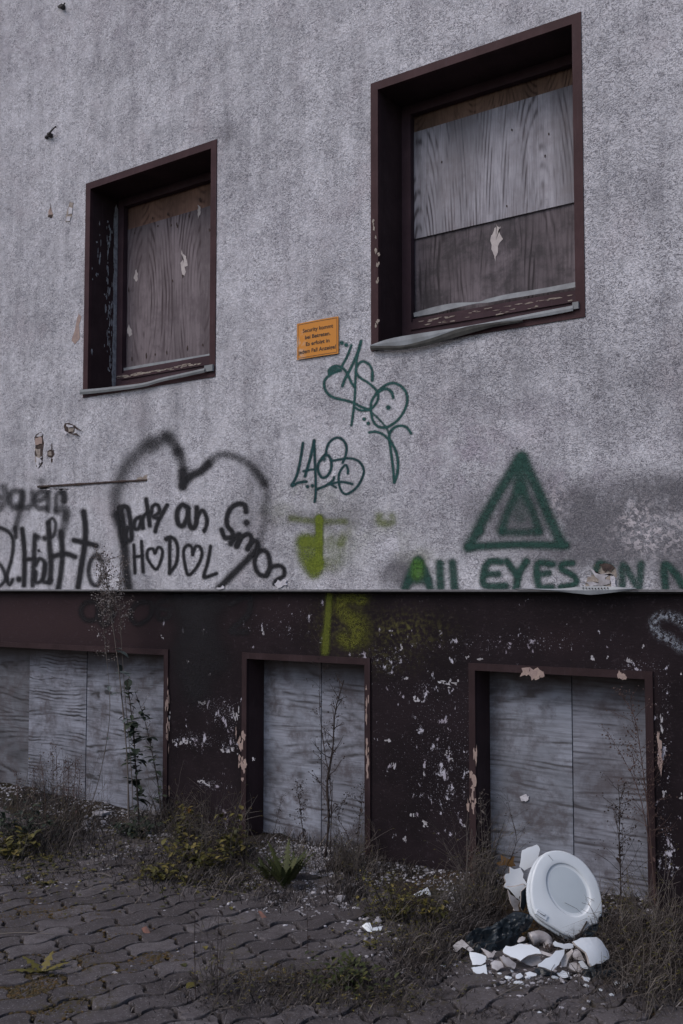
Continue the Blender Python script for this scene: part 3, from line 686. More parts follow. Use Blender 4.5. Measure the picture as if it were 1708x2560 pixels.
graffiti('black sprayed words at the far left, the upper row fuzzy', t1, [
    ([(40, 150), (60, 250), (30, 330), (-40, 370), (-30, 260), (30, 250)], 15, 24, .55), ([(205, 190), (130, 190), (95, 260), (130, 350), (200, 330), (225, 240), (205, 190)], 12, 20, .6),
    ([(220, 200), (205, 330), (178, 450), (150, 560)], 12, 20, .6), ([(170, 330), (250, 350), (310, 320), (330, 260), (320, 200)], 14, 20, .55),
    ([(345, 290), (430, 260), (440, 200), (380, 200), (340, 280), (370, 350), (450, 350)], 12, 18, .6), ([(475, 190), (470, 380)], 12, 18, .6),
    ([(550, 380), (555, 230), (600, 195)], 10, 16, .6), ([(620, 200), (630, 240), (625, 285)], 20, 16, .85), ([(400, 90)], 16, 22, .4),
    ([(560, 380), (620, 360), (650, 400), (630, 520), (600, 620)], 18, 28, .55), ([(640, 400), (640, 450)], 16, 24, .5),
    ([(-20, 540), (70, 575), (120, 640), (130, 720), (112, 860), (82, 960), (68, 1020), (80, 1090), (100, 1100), (125, 1055)], 9, 12, .85),
    ([(-20, 890), (20, 930), (48, 1000), (70, 1060)], 9, 12, .8), ([(-20, 1130), (30, 1090), (60, 1030)], 8, 11, .8), ([(185, 1050)], 20, 11, .95),
    ([(148, 545), (155, 640)], 12, 12, .8), ([(217, 560), (240, 800), (235, 1110)], 13, 13, .95), ([(342, 620), (335, 800), (320, 1110)], 12, 14, .85), ([(240, 860), (340, 852)], 11, 12, .9),
    ([(368, 638)], 16, 14, .8), ([(436, 648)], 16, 13, .85), ([(380, 770)], 9, 6, .8), ([(350, 910), (390, 850), (440, 890), (438, 1000), (400, 1070), (350, 1075), (352, 980)], 10, 12, .85),
    ([(440, 900), (425, 1060), (470, 1080), (500, 1060)], 11, 12, .85), ([(475, 500), (485, 700), (500, 900), (490, 1080)], 15, 15, .9),
    ([(598, 590), (612, 800), (595, 1000), (570, 1140)], 14, 15, .92), ([(530, 825), (640, 800), (735, 832)], 14, 14, .92),
    ([(470, 500), (510, 455), (545, 500), (535, 600), (505, 640), (480, 570)], 8, 11, .75),
    ([(820, 390), (838, 550), (832, 700), (800, 900), (765, 1130)], 17, 14, .96), ([(725, 668), (830, 692), (945, 722)], 15, 13, .95),
    ([(1000, 870), (950, 810), (890, 870), (868, 980), (900, 1090), (960, 1110), (990, 1040)], 10, 14, .8)], K, -.0012, 3.92)
t2 = crop(280, 1060, 3.409)
graffiti('large fuzzy black heart outline', t2, [
    ([(480, 100), (380, 150), (290, 190), (180, 290), (95, 410), (50, 540), (30, 640), (40, 760)], 10, 50, .52), ([(330, 165), (350, 185)], 24, 50, .4), ([(45, 780), (80, 900), (105, 1040), (115, 1200), (140, 1400)], 17, 26, .88),
    ([(460, 110), (530, 170), (575, 250), (600, 350), (605, 450)], 10, 34, .6), ([(560, 235)], 18, 28, .75), ([(605, 400), (600, 530)], 18, 20, .85), ([(600, 525), (660, 450), (760, 400), (820, 340)], 17, 20, .9),
    ([(820, 340), (900, 270), (1000, 265), (1150, 330), (1240, 410), (1300, 500)], 6, 30, .5), ([(1215, 395), (1300, 520)], 10, 26, .3),
    ([(1300, 500), (1325, 600), (1300, 720), (1310, 830), (1270, 950), (1240, 1060)], 8, 34, .35), ([(1240, 1070), (1160, 1150), (1060, 1250), (960, 1350), (910, 1400)], 15, 17, .92)], K, -.0019, 3.409)
graffiti('black sprayed words Party an Simon inside the heart', t2, [
    ([(70, 720), (100, 700), (135, 720), (155, 820), (165, 920), (165, 980), (140, 990), (110, 960), (135, 880)], 13, 9, .95), ([(70, 720), (90, 860), (100, 1000)], 18, 14, .95),
    ([(240, 790), (195, 820), (190, 885), (225, 890), (245, 840), (248, 800), (262, 885)], 11, 8, .95), ([(262, 885), (262, 800), (310, 745)], 10, 8, .95), ([(290, 640), (305, 740), (322, 865)], 12, 8, .97),
    ([(335, 770), (345, 700), (390, 690), (405, 750), (350, 790), (395, 800)], 10, 8, .92), ([(470, 690), (420, 780), (385, 850), (368, 915)], 11, 8, .97),
    ([(645, 710), (595, 690), (555, 750), (565, 850), (605, 865), (640, 800), (650, 720), (652, 820), (680, 885), (715, 850), (722, 710)], 15, 9, .96), ([(722, 800), (765, 735), (800, 780), (808, 850), (785, 910)], 11, 8, .96),
    ([(1140, 745), (1130, 690), (1070, 680), (1010, 720), (978, 800), (985, 870), (1025, 920), (1015, 965), (960, 965), (935, 900)], 14, 9, .96), ([(1145, 840)], 18, 10, .95),
    ([(1012, 1020), (1055, 960), (1085, 945), (1062, 1040)], 15, 10, .95), ([(1062, 1040), (1110, 960), (1165, 940), (1190, 990), (1155, 1060)], 13, 9, .95), ([(1155, 1060), (1200, 1000), (1240, 1010), (1235, 1080)], 13, 10, .9),
    ([(1295, 1075), (1240, 1100), (1215, 1180), (1245, 1270), (1315, 1290), (1345, 1210), (1330, 1110), (1295, 1075)], 12, 9, .95), ([(1315, 1290), (1350, 1230), (1410, 1205), (1460, 1225), (1465, 1290), (1400, 1330), (1385, 1360)], 11, 9, .95)], K, -.0026, 3.409)
graffiti('black letters H D L with two small hearts', t2, [
    ([(185, 1030), (195, 1270)], 9, 6, .96), ([(250, 1000), (264, 1260)], 10, 6, .96), ([(190, 1132), (262, 1122)], 8, 6, .96),
    ([(365, 1100), (345, 1062), (305, 1075), (300, 1135), (335, 1200), (380, 1235), (420, 1150), (428, 1075), (395, 1050), (365, 1100)], 8, 6, .95), ([(365, 1085)], 11, 7, .9),
    ([(492, 980), (490, 1270)], 10, 6, .96), ([(460, 978), (500, 962), (545, 1000), (560, 1080), (545, 1190), (490, 1270)], 9, 7, .96), ([(462, 980)], 14, 6, .95),
    ([(685, 1115), (680, 1050), (645, 1032), (610, 1075), (618, 1180), (650, 1285), (720, 1220), (765, 1120), (752, 1050), (710, 1045), (685, 1115)], 9, 6, .95),
    ([(840, 1040), (815, 1180), (785, 1300), (890, 1272)], 9, 7, .96), ([(785, 1300)], 13, 7, .9)], K, -.0033, 3.409)
tg = crop(700, 780, 3.92)
graffiti('thin green marker scrawl with loops below the sign', tg, [([(605, 300)], 17, 4, 1), ([(648, 322)], 16, 4, 1), ([(700, 325), (660, 430), (610, 525)], 9, 4, .95), ([(795, 285), (760, 400), (690, 560), (640, 650), (612, 725)], 11, 4, .97),
    ([(795, 285), (755, 450), (740, 640), (735, 800), (722, 950), (700, 1110)], 9, 4, .95), ([(490, 610), (478, 575), (530, 530), (600, 540), (650, 590), (700, 690), (735, 740)], 10, 4, .97), ([(590, 570), (530, 560), (490, 605)], 15, 5, .9), ([(580, 575), (500, 610), (445, 660), (432, 720), (460, 790), (530, 840), (640, 865), (720, 890), (800, 930), (880, 960)], 10, 4, .97),
    ([(905, 670), (905, 580), (870, 510), (810, 485), (760, 520), (745, 580), (780, 640), (860, 690), (930, 750), (962, 810), (950, 880), (890, 950), (800, 965), (740, 940)], 9, 4, .96), ([(905, 670), (905, 600)], 11, 4, .9),
    ([(890, 950), (900, 870), (960, 780), (1030, 720), (1110, 695), (1190, 730), (1240, 800), (1245, 890), (1200, 1000), (1130, 1080), (1040, 1130), (960, 1120), (910, 1060), (890, 960)], 10, 4, .96), ([(950, 795), (1030, 752), (1090, 780), (1110, 840)], 11, 4, .95),
    ([(1060, 935)], 20, 4, 1), ([(900, 985), (960, 1040), (1040, 1130), (1070, 1200)], 7, 4, .85), ([(825, 1048)], 15, 4, 1), ([(865, 1090)], 15, 4, 1), ([(875, 1180), (940, 1172), (1010, 1200), (1060, 1245)], 9, 4, .95),
    ([(1285, 1190), (1240, 1130), (1170, 1115), (1100, 1150), (1070, 1220), (1085, 1350), (1105, 1500), (1120, 1670)], 10, 4, .96), ([(1070, 1240), (1130, 1350), (1155, 1450), (1150, 1580), (1120, 1670)], 11, 4, .96)], GN, -.0015, 3.92, .0035)
graffiti('dark green marker tag of letters below the loops', tg, [([(225, 1285), (200, 1450), (165, 1600), (120, 1700), (180, 1672), (260, 1662)], 11, 4, .97), ([(335, 1260), (300, 1420), (245, 1610)], 12, 4, .97), ([(335, 1260), (342, 1450), (350, 1650), (350, 1780), (340, 1860)], 10, 4, .97),
    ([(230, 1560), (300, 1545), (360, 1540)], 8, 4, .95), ([(440, 1400), (380, 1480), (375, 1560), (410, 1620), (460, 1610), (500, 1540), (500, 1450), (460, 1400), (410, 1430)], 11, 4, .97), ([(450, 1390), (470, 1300), (530, 1240), (600, 1240), (650, 1310), (645, 1400), (615, 1475)], 10, 4, .97),
    ([(500, 1460), (600, 1442), (700, 1435), (780, 1470), (822, 1550), (800, 1640), (740, 1730), (650, 1785), (595, 1740), (575, 1640), (590, 1560), (640, 1500), (665, 1540), (665, 1580)], 9, 4, .96), ([(370, 1735), (450, 1700), (520, 1650), (530, 1620)], 10, 4, .95),
    ([(500, 1690), (550, 1720)], 8, 4, .9), ([(480, 1690), (600, 1665), (710, 1685)], 9, 4, .95), ([(268, 1710)], 14, 4, 1), ([(318, 1700)], 14, 4, 1), ([(120, 1695)], 16, 5, .95), ([(430, 1440)], 18, 6, .8)], GD, -.0015, 3.92, .0035)
t3 = crop(680, 1220, 4.612)
graffiti('yellow green sprayed blob with an upright bar', t3, [([(545, 350), (545, 640), (540, 900)], 44, 6, .93), ([(400, 650), (420, 780), (470, 880)], 95, 30, .75), ([(360, 610), (500, 620)], 50, 24, .6), ([(470, 880), (490, 970)], 60, 22, .7), ([(540, 870)], 60, 30, .5),
    ([(680, 640), (740, 780), (700, 860)], 60, 60, .30), ([(820, 580), (790, 640)], 24, 24, .4), ([(220, 350), (400, 375), (490, 380)], 18, 20, .42), ([(600, 385), (840, 385)], 20, 22, .40), ([(1240, 330), (1250, 400), (1380, 400), (1385, 320)], 22, 24, .36)], YG, -.0015, 4.612)
t5 = crop(854, 1000, 1.836)
graffiti('dark green sprayed triangle with a smaller one inside', t5, [([(824, 262), (730, 410), (650, 550), (585, 675)], 9, 17, .85), ([(828, 262), (890, 390), (950, 530), (1005, 650)], 9, 17, .85), ([(580, 674), (700, 668), (830, 664), (1030, 668)], 8, 11, .93),
    ([(822, 290), (820, 400)], 15, 22, .8), ([(815, 400), (760, 520), (735, 600)], 4, 18, .7), ([(825, 400), (880, 520), (905, 600)], 4, 18, .7), ([(735, 604), (820, 608), (905, 604)], 4, 16, .65), ([(820, 470), (820, 540)], 10, 26, .35), ([(635, 600)], 12, 8, .8)], GT, -.0015, 1.836)
graffiti('dark green sprayed words All EYES ON above the basement', c4, [([(100, 92), (62, 160), (30, 245)], 15, 10, .85), ([(100, 92), (142, 160), (168, 245)], 15, 10, .85), ([(60, 200), (150, 200)], 14, 12, .7), ([(220, 108), (225, 245)], 15, 10, .85), ([(290, 104), (302, 245)], 15, 10, .85),
    ([(558, 98), (495, 98), (466, 150), (470, 228), (585, 232)], 13, 9, .88), ([(480, 166), (545, 166)], 11, 9, .8), ([(592, 95), (645, 168)], 12, 9, .88), ([(700, 96), (660, 160), (642, 245)], 14, 9, .9), ([(845, 112), (762, 112), (770, 230), (840, 238)], 12, 9, .88), ([(770, 168), (825, 160)], 10, 9, .8),
    ([(955, 105), (900, 112), (898, 140), (965, 180), (970, 220), (890, 238)], 11, 8, .9), ([(1082, 150), (1108, 108), (1165, 130)], 12, 9, .8), ([(1090, 250), (1140, 256)], 8, 6, .8), ([(1232, 245), (1236, 118), (1300, 215), (1322, 240), (1335, 112)], 13, 10, .72), ([(1470, 245), (1465, 115), (1530, 170), (1570, 235), (1600, 240)], 13, 10, .82)], GT, -.0022, 2.215)
graffiti('bright green spot on the letter A', c4, [([(98, 115), (95, 165)], 18, 18, .75)], mat_spray('bright_green_spray', (.08, .20, .05), (.10, .22, .04)), -.003, 2.215)
graffiti('yellow green sprayed upright stroke on the basement wall', t3, [([(662, 1225), (655, 1350), (640, 1550), (615, 1880)], 34, 5, .93), ([(615, 1700), (610, 1890)], 44, 8, .5)], mat_spray('yellow_green_spray_dark', (.12, .14, .016), (.09, .10, .016)), YB-.0015, 4.612, zmin=.2, zmax=1.488)
graffiti('faint olive sprayed letter S beside the stroke', t3, [([(1030, 1280), (920, 1260), (810, 1290), (800, 1390), (870, 1480), (950, 1580), (965, 1720), (900, 1790), (820, 1740)], 40, 40, .7), ([(980, 1500), (1050, 1600), (1040, 1750)], 50, 50, .35)], YD, YB-.0022, 4.612, zmin=.2, zmax=1.488)
graffiti('faint black sprayed numbers on the brown wall', b1, [([(440, 80), (390, 90), (372, 130), (395, 165), (440, 160), (450, 110), (440, 80)], 6, 7, .8), ([(490, 90), (520, 140), (480, 190), (455, 150), (500, 110)], 6, 8, .7), ([(690, 85), (630, 90), (600, 140), (630, 185), (690, 150), (695, 90)], 6, 7, .8), ([(770, 80), (730, 85), (720, 110), (770, 120), (775, 150), (730, 160), (725, 130)], 6, 8, .75),
    ([(840, 60), (880, 200), (860, 330), (900, 480)], 30, 50, .75), ([(950, 70), (940, 200), (980, 350)], 30, 50, .7), ([(1060, 90), (1140, 60), (1140, 140), (1060, 215), (1130, 220)], 7, 9, .8), ([(860, 100), (1000, 90)], 20, 30, .5)], BK, YB-.0015, 1.836, .006, zmin=.2, zmax=1.488)
graffiti('white sprayed ring at the right edge of the brown wall', c4, [([(1620, 560), (1560, 575), (1500, 530), (1440, 500), (1405, 450), (1420, 412), (1480, 398), (1550, 420), (1600, 470)], 6, 18, .75)], WS, YB-.0015, 2.215, zmin=.2, zmax=1.488)
# near-black strip painting in the shade line under the render's overhang
m = MB(); m.box((-7, .012, 1.482), (4.2, .049, 1.4895)); m.build('painted_shade_strip', M['dark'], bld)

# ================================================================== SIGN
sx0, sx1, sz0, sz1 = -.306, -.016, 2.817, 3.029
sg = empty('security_sign', ((sx0+sx1)/2, 0, sz0)); tag(sg, 'orange warning sign with black German lettering on the render between the two upper windows', 'sign')
t = NT('orange_sign_plate')
sx = t.n('SeparateXYZ'); t.l(t.pos, sx.inputs[0])
fade = t.math('MULTIPLY', t.step(sx.outputs[0], -.275, -.225, 1, 0), t.step(t.noise(16, 5, .7, .4), .42, .62))
fade = t.math('MULTIPLY', fade, t.step(sx.outputs[2], 2.97, 2.99, 1, 0))
cc = t.mix(fade, t.mix(t.noise(12, 4), (.57, .215, .014), (.49, .185, .016)), (.50, .33, .22))
cc = t.mix(t.math('MULTIPLY', t.step(t.noise(40, 5, .7), .6, .75), .35), cc, (.30, .14, .04))
Msign = t.fin(cc, .5, None, .4)
NX = 13; V = []; F = []
for side in (0, 1):
    for i in range(NX):
        u = i/(NX-1); x = sx0+(sx1-sx0)*u; yy = -.0085-.004*sin(u*pi)+side*.003
        for z in (sz0+.002*(1-u), sz1-.001*u): V.append((x, yy, z))
for i in range(NX-1):
    a = 2*i; F += [(a, a+2, a+3, a+1)]; b = 2*NX+2*i; F += [(b, b+1, b+3, b+2)]; F += [(a, b, b+2, a+2), (a+1, a+3, b+3, b+1)]
F += [(0, 1, 2*NX+1, 2*NX), (2*NX-2, 4*NX-2, 4*NX-1, 2*NX-1)]
mk('plate', V, F, Msign, sg)
ink = simple('black_sign_ink', (.016, .014, .016), None, .6)
def sy_(x): u = (x-sx0)/(sx1-sx0); return -.0085-.004*sin(max(0, min(1, u))*pi)
m = MB(); iw = .0028; inn = .0075
for (xa, xb, za, zb) in [(sx0+inn, sx1-inn, sz1-inn-iw, sz1-inn), (sx0+inn, sx1-inn, sz0+inn, sz0+inn+iw), (sx0+inn, sx0+inn+iw, sz0+inn+iw, sz1-inn-iw), (sx1-inn-iw, sx1-inn, sz0+inn+iw, sz1-inn-iw)]:
    xs = np.linspace(xa, xb, 12) if xb-xa > .05 else np.array([xa, xb])
    for u, w in zip(xs[:-1], xs[1:]):
        m.add([(u, sy_(u)-.0006, za), (w, sy_(w)-.0006, za), (w, sy_(w)-.0006, zb), (u, sy_(u)-.0006, zb)], [(0, 1, 2, 3)])
m.build('border', ink, sg)
dg = bpy.context.evaluated_depsgraph_get()
def text_mesh(body, size, cx, cz, name, parent, mat, width):
    cu = bpy.data.curves.new('lettering', 'FONT'); cu.body = body; cu.size = size; cu.align_x = 'CENTER'; cu.offset = .0006; cu.extrude = .0; cu.shear = .0
    ob = bpy.data.objects.new('tmp', cu); col.objects.link(ob); bpy.context.view_layer.update()
    me = bpy.data.meshes.new_from_object(ob.evaluated_get(bpy.context.evaluated_depsgraph_get()))
    bpy.data.objects.remove(ob)
    v = np.array([q.co[:] for q in me.vertices]); s = width/(v[:, 0].max()-v[:, 0].min())
    v[:, 0] *= s
    V = [(cx+q[0], sy_(cx+q[0])-.001, cz+q[1]) for q in v]
    return mk(name, V, [tuple(p.vertices) for p in me.polygons], mat, parent)
cxs = (sx0+sx1)/2
for body, z, w, dx in [('Security kommt', 2.9695, .212, .004), ('bei Betreten.', 2.9295, .178, .004), ('Es erfolgt in', 2.8895, .165, .004), ('jedem Fall Anzeige!', 2.8485, .262, 0)]:
    text_mesh(body, .031, cxs+dx, z, 'lettering', sg, ink, w)

# iron hooks on the wall
def hook(pts, label):
    m = MB(); P = np.array([W(p, d) for p, d in pts])
    m.tube(spline(P, 5), .009, .004, 6, knob=.6); q = P[1]; m.box((q[0]-.014, -.035, q[2]-.012), (q[0]+.010, -.001, q[2]+.012))
    o = m.build('wall_hook', M['metal']); tag(o, label, 'hook')
hook([(c0(300, 900), -.002), (c0(318, 878), -.03), (c0(340, 850), -.045), (c0(365, 828), -.06)], 'black iron hook sticking out of the render above and left of the small window')
hook([(c0(385, 44), -.002), (c0(400, 38), -.03), (c0(413, 36), -.045), (c0(424, 20), -.05)], 'black iron hook at the very top left of the wall')

# ================================================================== GROUND
g = MB(); g.add([(-200, -200, -.10), (200, -200, -.10), (200, .0, -.10), (-200, .0, -.10)], [(0, 1, 2, 3)])
go = g.build('ground', simple('far_ground', (.05, .045, .045), (.035, .03, .03), .95, 4), origin=(0, 0, -.10)); tag(go, kind='structure')
# soil sheet with height
t = NT('soil_moss')
n1 = t.noise(2.2, 5, .65, .3); n2 = t.noise(9, 5, .7); n3 = t.noise(60, 5, .7); n4 = t.noise(1.7, 4, .6)
c = t.mix(t.step(n3, .35, .65), (.020, .016, .015), (.042, .034, .031))
c = t.mix(t.step(n2, .5, .62, 0, .8), c, (.034, .028, .012))
c = t.mix(t.math('MULTIPLY', t.step(n1, .5, .62), t.step(n3, .45, .6)), c, (.070, .040, .014))
c = t.mix(t.math('MULTIPLY', t.step(n4, .52, .66), t.step(n3, .4, .6, 0, .8)), c, (.032, .034, .014))
c = t.mix(t.step(t.noise(170, 3, .7), .66, .72, 0, .7), c, (.22, .21, .21))
c = t.mix(t.math('MULTIPLY', t.attr('pale').outputs['Fac'], t.step(t.noise(75, 6, .75), .44, .56)), c, (.30, .29, .31))
soilmat = t.fin(c, .95, t.bump(t.math('ADD', n3, t.noise(180, 3)), 1, .012), .15)
st = .02; xs = np.arange(-5, 4.2, st); ys = np.concatenate([np.arange(-4.5, .26, st)])
V = [(x, y, soil_z(x, y)+.004*nz(x, y, 30, 4)) for y in ys for x in xs]
nx = len(xs); F = [(j*nx+i, j*nx+i+1, (j+1)*nx+i+1, (j+1)*nx+i) for j in range(len(ys)-1) for i in range(nx-1)]
V = np.array(V); px_, py_ = proj(V)
so = mk('soil', V, F, soilmat, None, True, {'pale': blobs(px_, py_, [(760, 2150, 110, 35, 1), (850, 2150, 80, 40, .8), (680, 2200, 90, 45, .9), (780, 2260, 130, 30, .8), (290, 2130, 120, 45, .85), (380, 2060, 60, 30, .7), (900, 2290, 100, 30, .5), (1150, 2240, 50, 30, .6), (1300, 2440, 180, 25, .5), (1640, 2290, 60, 25, .6), (1660, 2200, 40, 40, .5)])}, origin=(0, 0, 0)); tag(so, kind='structure')
# wavy interlocking pavers
t = NT('concrete_paver')
ti = t.attr('tint').outputs['Fac']
c = t.mix(ti, (.054, .046, .049), (.120, .107, .114))
c = t.mix(t.step(t.noise(5, 5, .65), .45, .68, 0, .8), c, (.045, .038, .040))
c = t.mix(t.step(t.noise(18, 6, .7), .48, .66, 0, .55), c, (.040, .034, .033))
c = t.mix(t.step(t.noise(120, 3, .65), .58, .66, 0, .6), c, (.24, .23, .245))
c = t.mix(t.step(t.noise(230, 2, .6), .58, .68, 0, .5), c, (.022, .018, .019))
c = t.mix(t.math('MULTIPLY', t.step(t.noise(1.9, 4, .6), .52, .68), t.step(t.noise(50, 5, .7), .5, .58)), c, (.05, .040, .014))
pavmat = t.fin(c, .85, t.bump(t.math('ADD', t.noise(240, 3, .7), t.noise(22, 4)), .6, .005), .3)
AZ = radians(20); ud = np.array([sin(AZ), cos(AZ)]); vd = np.array([cos(AZ), -sin(AZ)])
SP, LN, AMP = .130, .212, .019
V = []; F = []; T = []
def pavz(x, y): return .006*nz(x, y, 1.5, 8)
o0 = np.array([-.2, -1.6])
for j in range(-36, 38):
    for i in range(-26, 26):
        off = (j % 2)*LN*.5+o0[0]*0
        uc = i*LN+off; vc = j*SP
        cxy = o0+ud*(uc+LN/2)+vd*(vc+SP/2)
        if not (-4.9 < cxy[0] < 4.1 and -4.4 < cxy[1] < -.05): continue
        pxy = proj(np.array([[cxy[0], cxy[1], 0]]))
        gp = .0075
        wav = lambda u: AMP*sin(2*pi*u/LN)
        pts = []
        N = 9
        for k in range(N): u = uc+gp+(LN-2*gp)*k/(N-1); pts.append((u, vc+gp+wav(u)))
        for k in range(1, 5): s = k/5; pts.append((uc+LN-gp+.012*sin(2*pi*s), vc+gp+(SP-2*gp)*s+wav(uc+LN)))
        for k in range(N): u = uc+LN-gp-(LN-2*gp)*k/(N-1); pts.append((u, vc+SP-gp+wav(u)))
        for k in range(1, 5): s = 1-k/5; pts.append((uc+gp+.012*sin(2*pi*s), vc+gp+(SP-2*gp)*s+wav(uc)))
        pts = np.array(pts); n = len(pts); cen = pts.mean(0)
        tz = random.gauss(0, .0022); tx = random.gauss(0, .012); ty = random.gauss(0, .012); tn = random.random()
        base = len(V)
        for ring, (sh, dz) in enumerate([(1.0, -.035), (1.0, -.008), (.985, -.002), (.955, 0)]):
            for p in pts:
                q = cen+(p-cen)*sh; xy = o0+ud*q[0]+vd*q[1]
                d = q-cen
                V.append((xy[0], xy[1], .004+pavz(xy[0], xy[1])+tz+dz+tx*d[0]+ty*d[1])); T.append(tn)
        for r in range(3):
            for k in range(n): F.append((base+r*n+k, base+r*n+(k+1) % n, base+(r+1)*n+(k+1) % n, base+(r+1)*n+k))
        F.append(tuple(base+3*n+k for k in range(n)))
pv = mk('pavement', V, F, pavmat, None, False, {'tint': T}, origin=(0, 0, 0)); tag(pv, kind='structure')

def ground_z(x, y): return max(soil_z(x, y), pavz(x, y)-.001 if y < -.3 else -1)
def gpt(px_, py_):                                     # photo pixel -> ground point, with its height
    z = 0
    for _ in range(4):
        p = G((px_, py_), z)
        if p[1] > .18: p = W((px_, py_), .18)
        z = ground_z(p[0], p[1])
    return np.array([p[0], p[1], z])

# ---- small rubble scattered as one thing nobody could count
ICO = np.array([(0, 0, 1), (.89, 0, .45), (.28, .85, .45), (-.72, .53, .45), (-.72, -.53, .45), (.28, -.85, .45), (.72, .53, -.45), (-.28, .85, -.45), (-.89, 0, -.45), (-.28, -.85, -.45), (.72, -.53, -.45), (0, 0, -1)])
ICF = [(0, 1, 2), (0, 2, 3), (0, 3, 4), (0, 4, 5), (0, 5, 1), (1, 6, 2), (2, 7, 3), (3, 8, 4), (4, 9, 5), (5, 10, 1), (2, 6, 7), (3, 7, 8), (4, 8, 9), (5, 9, 10), (1, 10, 6), (11, 7, 6), (11, 8, 7), (11, 9, 8), (11, 10, 9), (11, 6, 10)]
def pebble(mb, p, r, tint=.5, flat=.6):
    a = random.random()*6.28; ca, sa = cos(a), sin(a)
    v = ICO*(1+.35*(rng.random((12, 1))-.5))*np.array([r*(.7+.8*random.random()), r*(.6+.5*random.random()), r*flat])
    v = np.stack([v[:, 0]*ca-v[:, 1]*sa, v[:, 0]*sa+v[:, 1]*ca, v[:, 2]], 1)+p
    mb.add(v, ICF, tint)
rub = mat_leaf('rubble_bits', [(.09, .08, .08), (.30, .29, .315), (.52, .51, .56)], rough=.9)
m = MB()
dens = [(1430/1.836, 1950+420/1.836, 150, 40, 900), (760, 2140, 110, 22, 1500), (860, 2160, 60, 30, 600), (660, 2180, 60, 25, 700), (750, 2255, 130, 30, 1000), (1330, 2415, 130, 25, 160), (280, 2140, 90, 30, 500), (250, 2060, 60, 25, 250), (330, 2080, 90, 40, 400), (390, 2060, 50, 25, 200),
        (900, 2290, 90, 40, 250), (1010, 2370, 130, 50, 200), (1300, 2440, 170, 25, 300), (1150, 2230, 60, 40, 70), (1650, 2180, 40, 50, 300), (1640, 2290, 60, 20, 150), (600, 2330, 350, 100, 120), (500, 2450, 450, 60, 90), (1250, 2500, 300, 40, 70), (150, 2200, 150, 30, 120), (1560, 2300, 100, 25, 150)]
for (cx, cy, rx, ry, n) in dens:
    for k in range(n):
        p = gpt(cx+random.gauss(0, rx*.6), cy+random.gauss(0, ry*.7))
        r = .0018+.0095*random.random()**2.8
        pebble(m, p+np.array([0, 0, r*.25]), r, min(1, max(0, .25+.75*random.random())))
for k in range(3800):
    x = random.uniform(-3.3, 1.75); y = random.uniform(-.18, .19) if any(a_ < x < b_ for a_, b_, *_ in OB) else random.uniform(-.2, .045)
    if nz(x, y, 2.3, 31) < -.12: continue
    r = .002+.010*random.random()**2.6; pebble(m, np.array([x, y, ground_z(x, y)+r*.25]), r, random.random())
tag(m.build('rubble_bits', rub, origin=(0, 0, 0)), kind='stuff')
# ---- larger pieces, each its own
CH = [(240, 2040, .055, 'white plaster chunk'), (395, 2035, .050, 'white plaster chunk'), (330, 2095, .024, 'white plaster chunk'), (215, 2060, .030, 'white plaster chunk'), (268, 2035, .03, 'white plaster chunk'), (380, 2075, .025, 'white plaster chunk'),
      (160, 2143, .014, ''), (405, 2050, .02, ''), (290, 2145, .02, ''), (375, 2090, .022, ''), (847, 2250, .040, ''), (1008, 2360, .022, ''), (1000, 2318, .016, ''), (970, 2335, .020, ''), (890, 2276, .022, ''), (913, 2300, .016, ''),
      (743, 2175, .05, ''), (800, 2158, .03, ''), (830, 2155, .028, ''), (572, 2262, .014, ''), (626, 2335, .010, ''), (702, 2305, .010, ''), (630, 2212, .02, ''), (810, 2235, .018, ''), (880, 2405, .011, ''), (918, 2393, .011, ''), (1006, 2437, .012, ''),
      (880, 2501, .014, ''), (288, 2434, .012, ''), (1605, 2300, .04, ''), (1622, 2285, .03, ''), (1593, 2322, .025, ''), (1125, 2270, .03, ''), (1560, 2462, .016, ''), (1572, 2468, .014, ''), (1543, 2458, .02, ''), (900, 2330, .012, ''), (950, 2390, .010, '')]
for (cx, cy, rx, ry, n_) in [(250, 2045, 60, 25, 9), (380, 2070, 50, 25, 8), (760, 2165, 80, 25, 12), (880, 2190, 50, 25, 6), (760, 2245, 110, 25, 10), (930, 2310, 70, 30, 8), (1640, 2290, 40, 20, 4)]:
    for k in range(n_//2+1): CH.append((cx+random.gauss(0, rx*.7), cy+random.gauss(0, ry*.7), random.uniform(.0182, .024), ''))
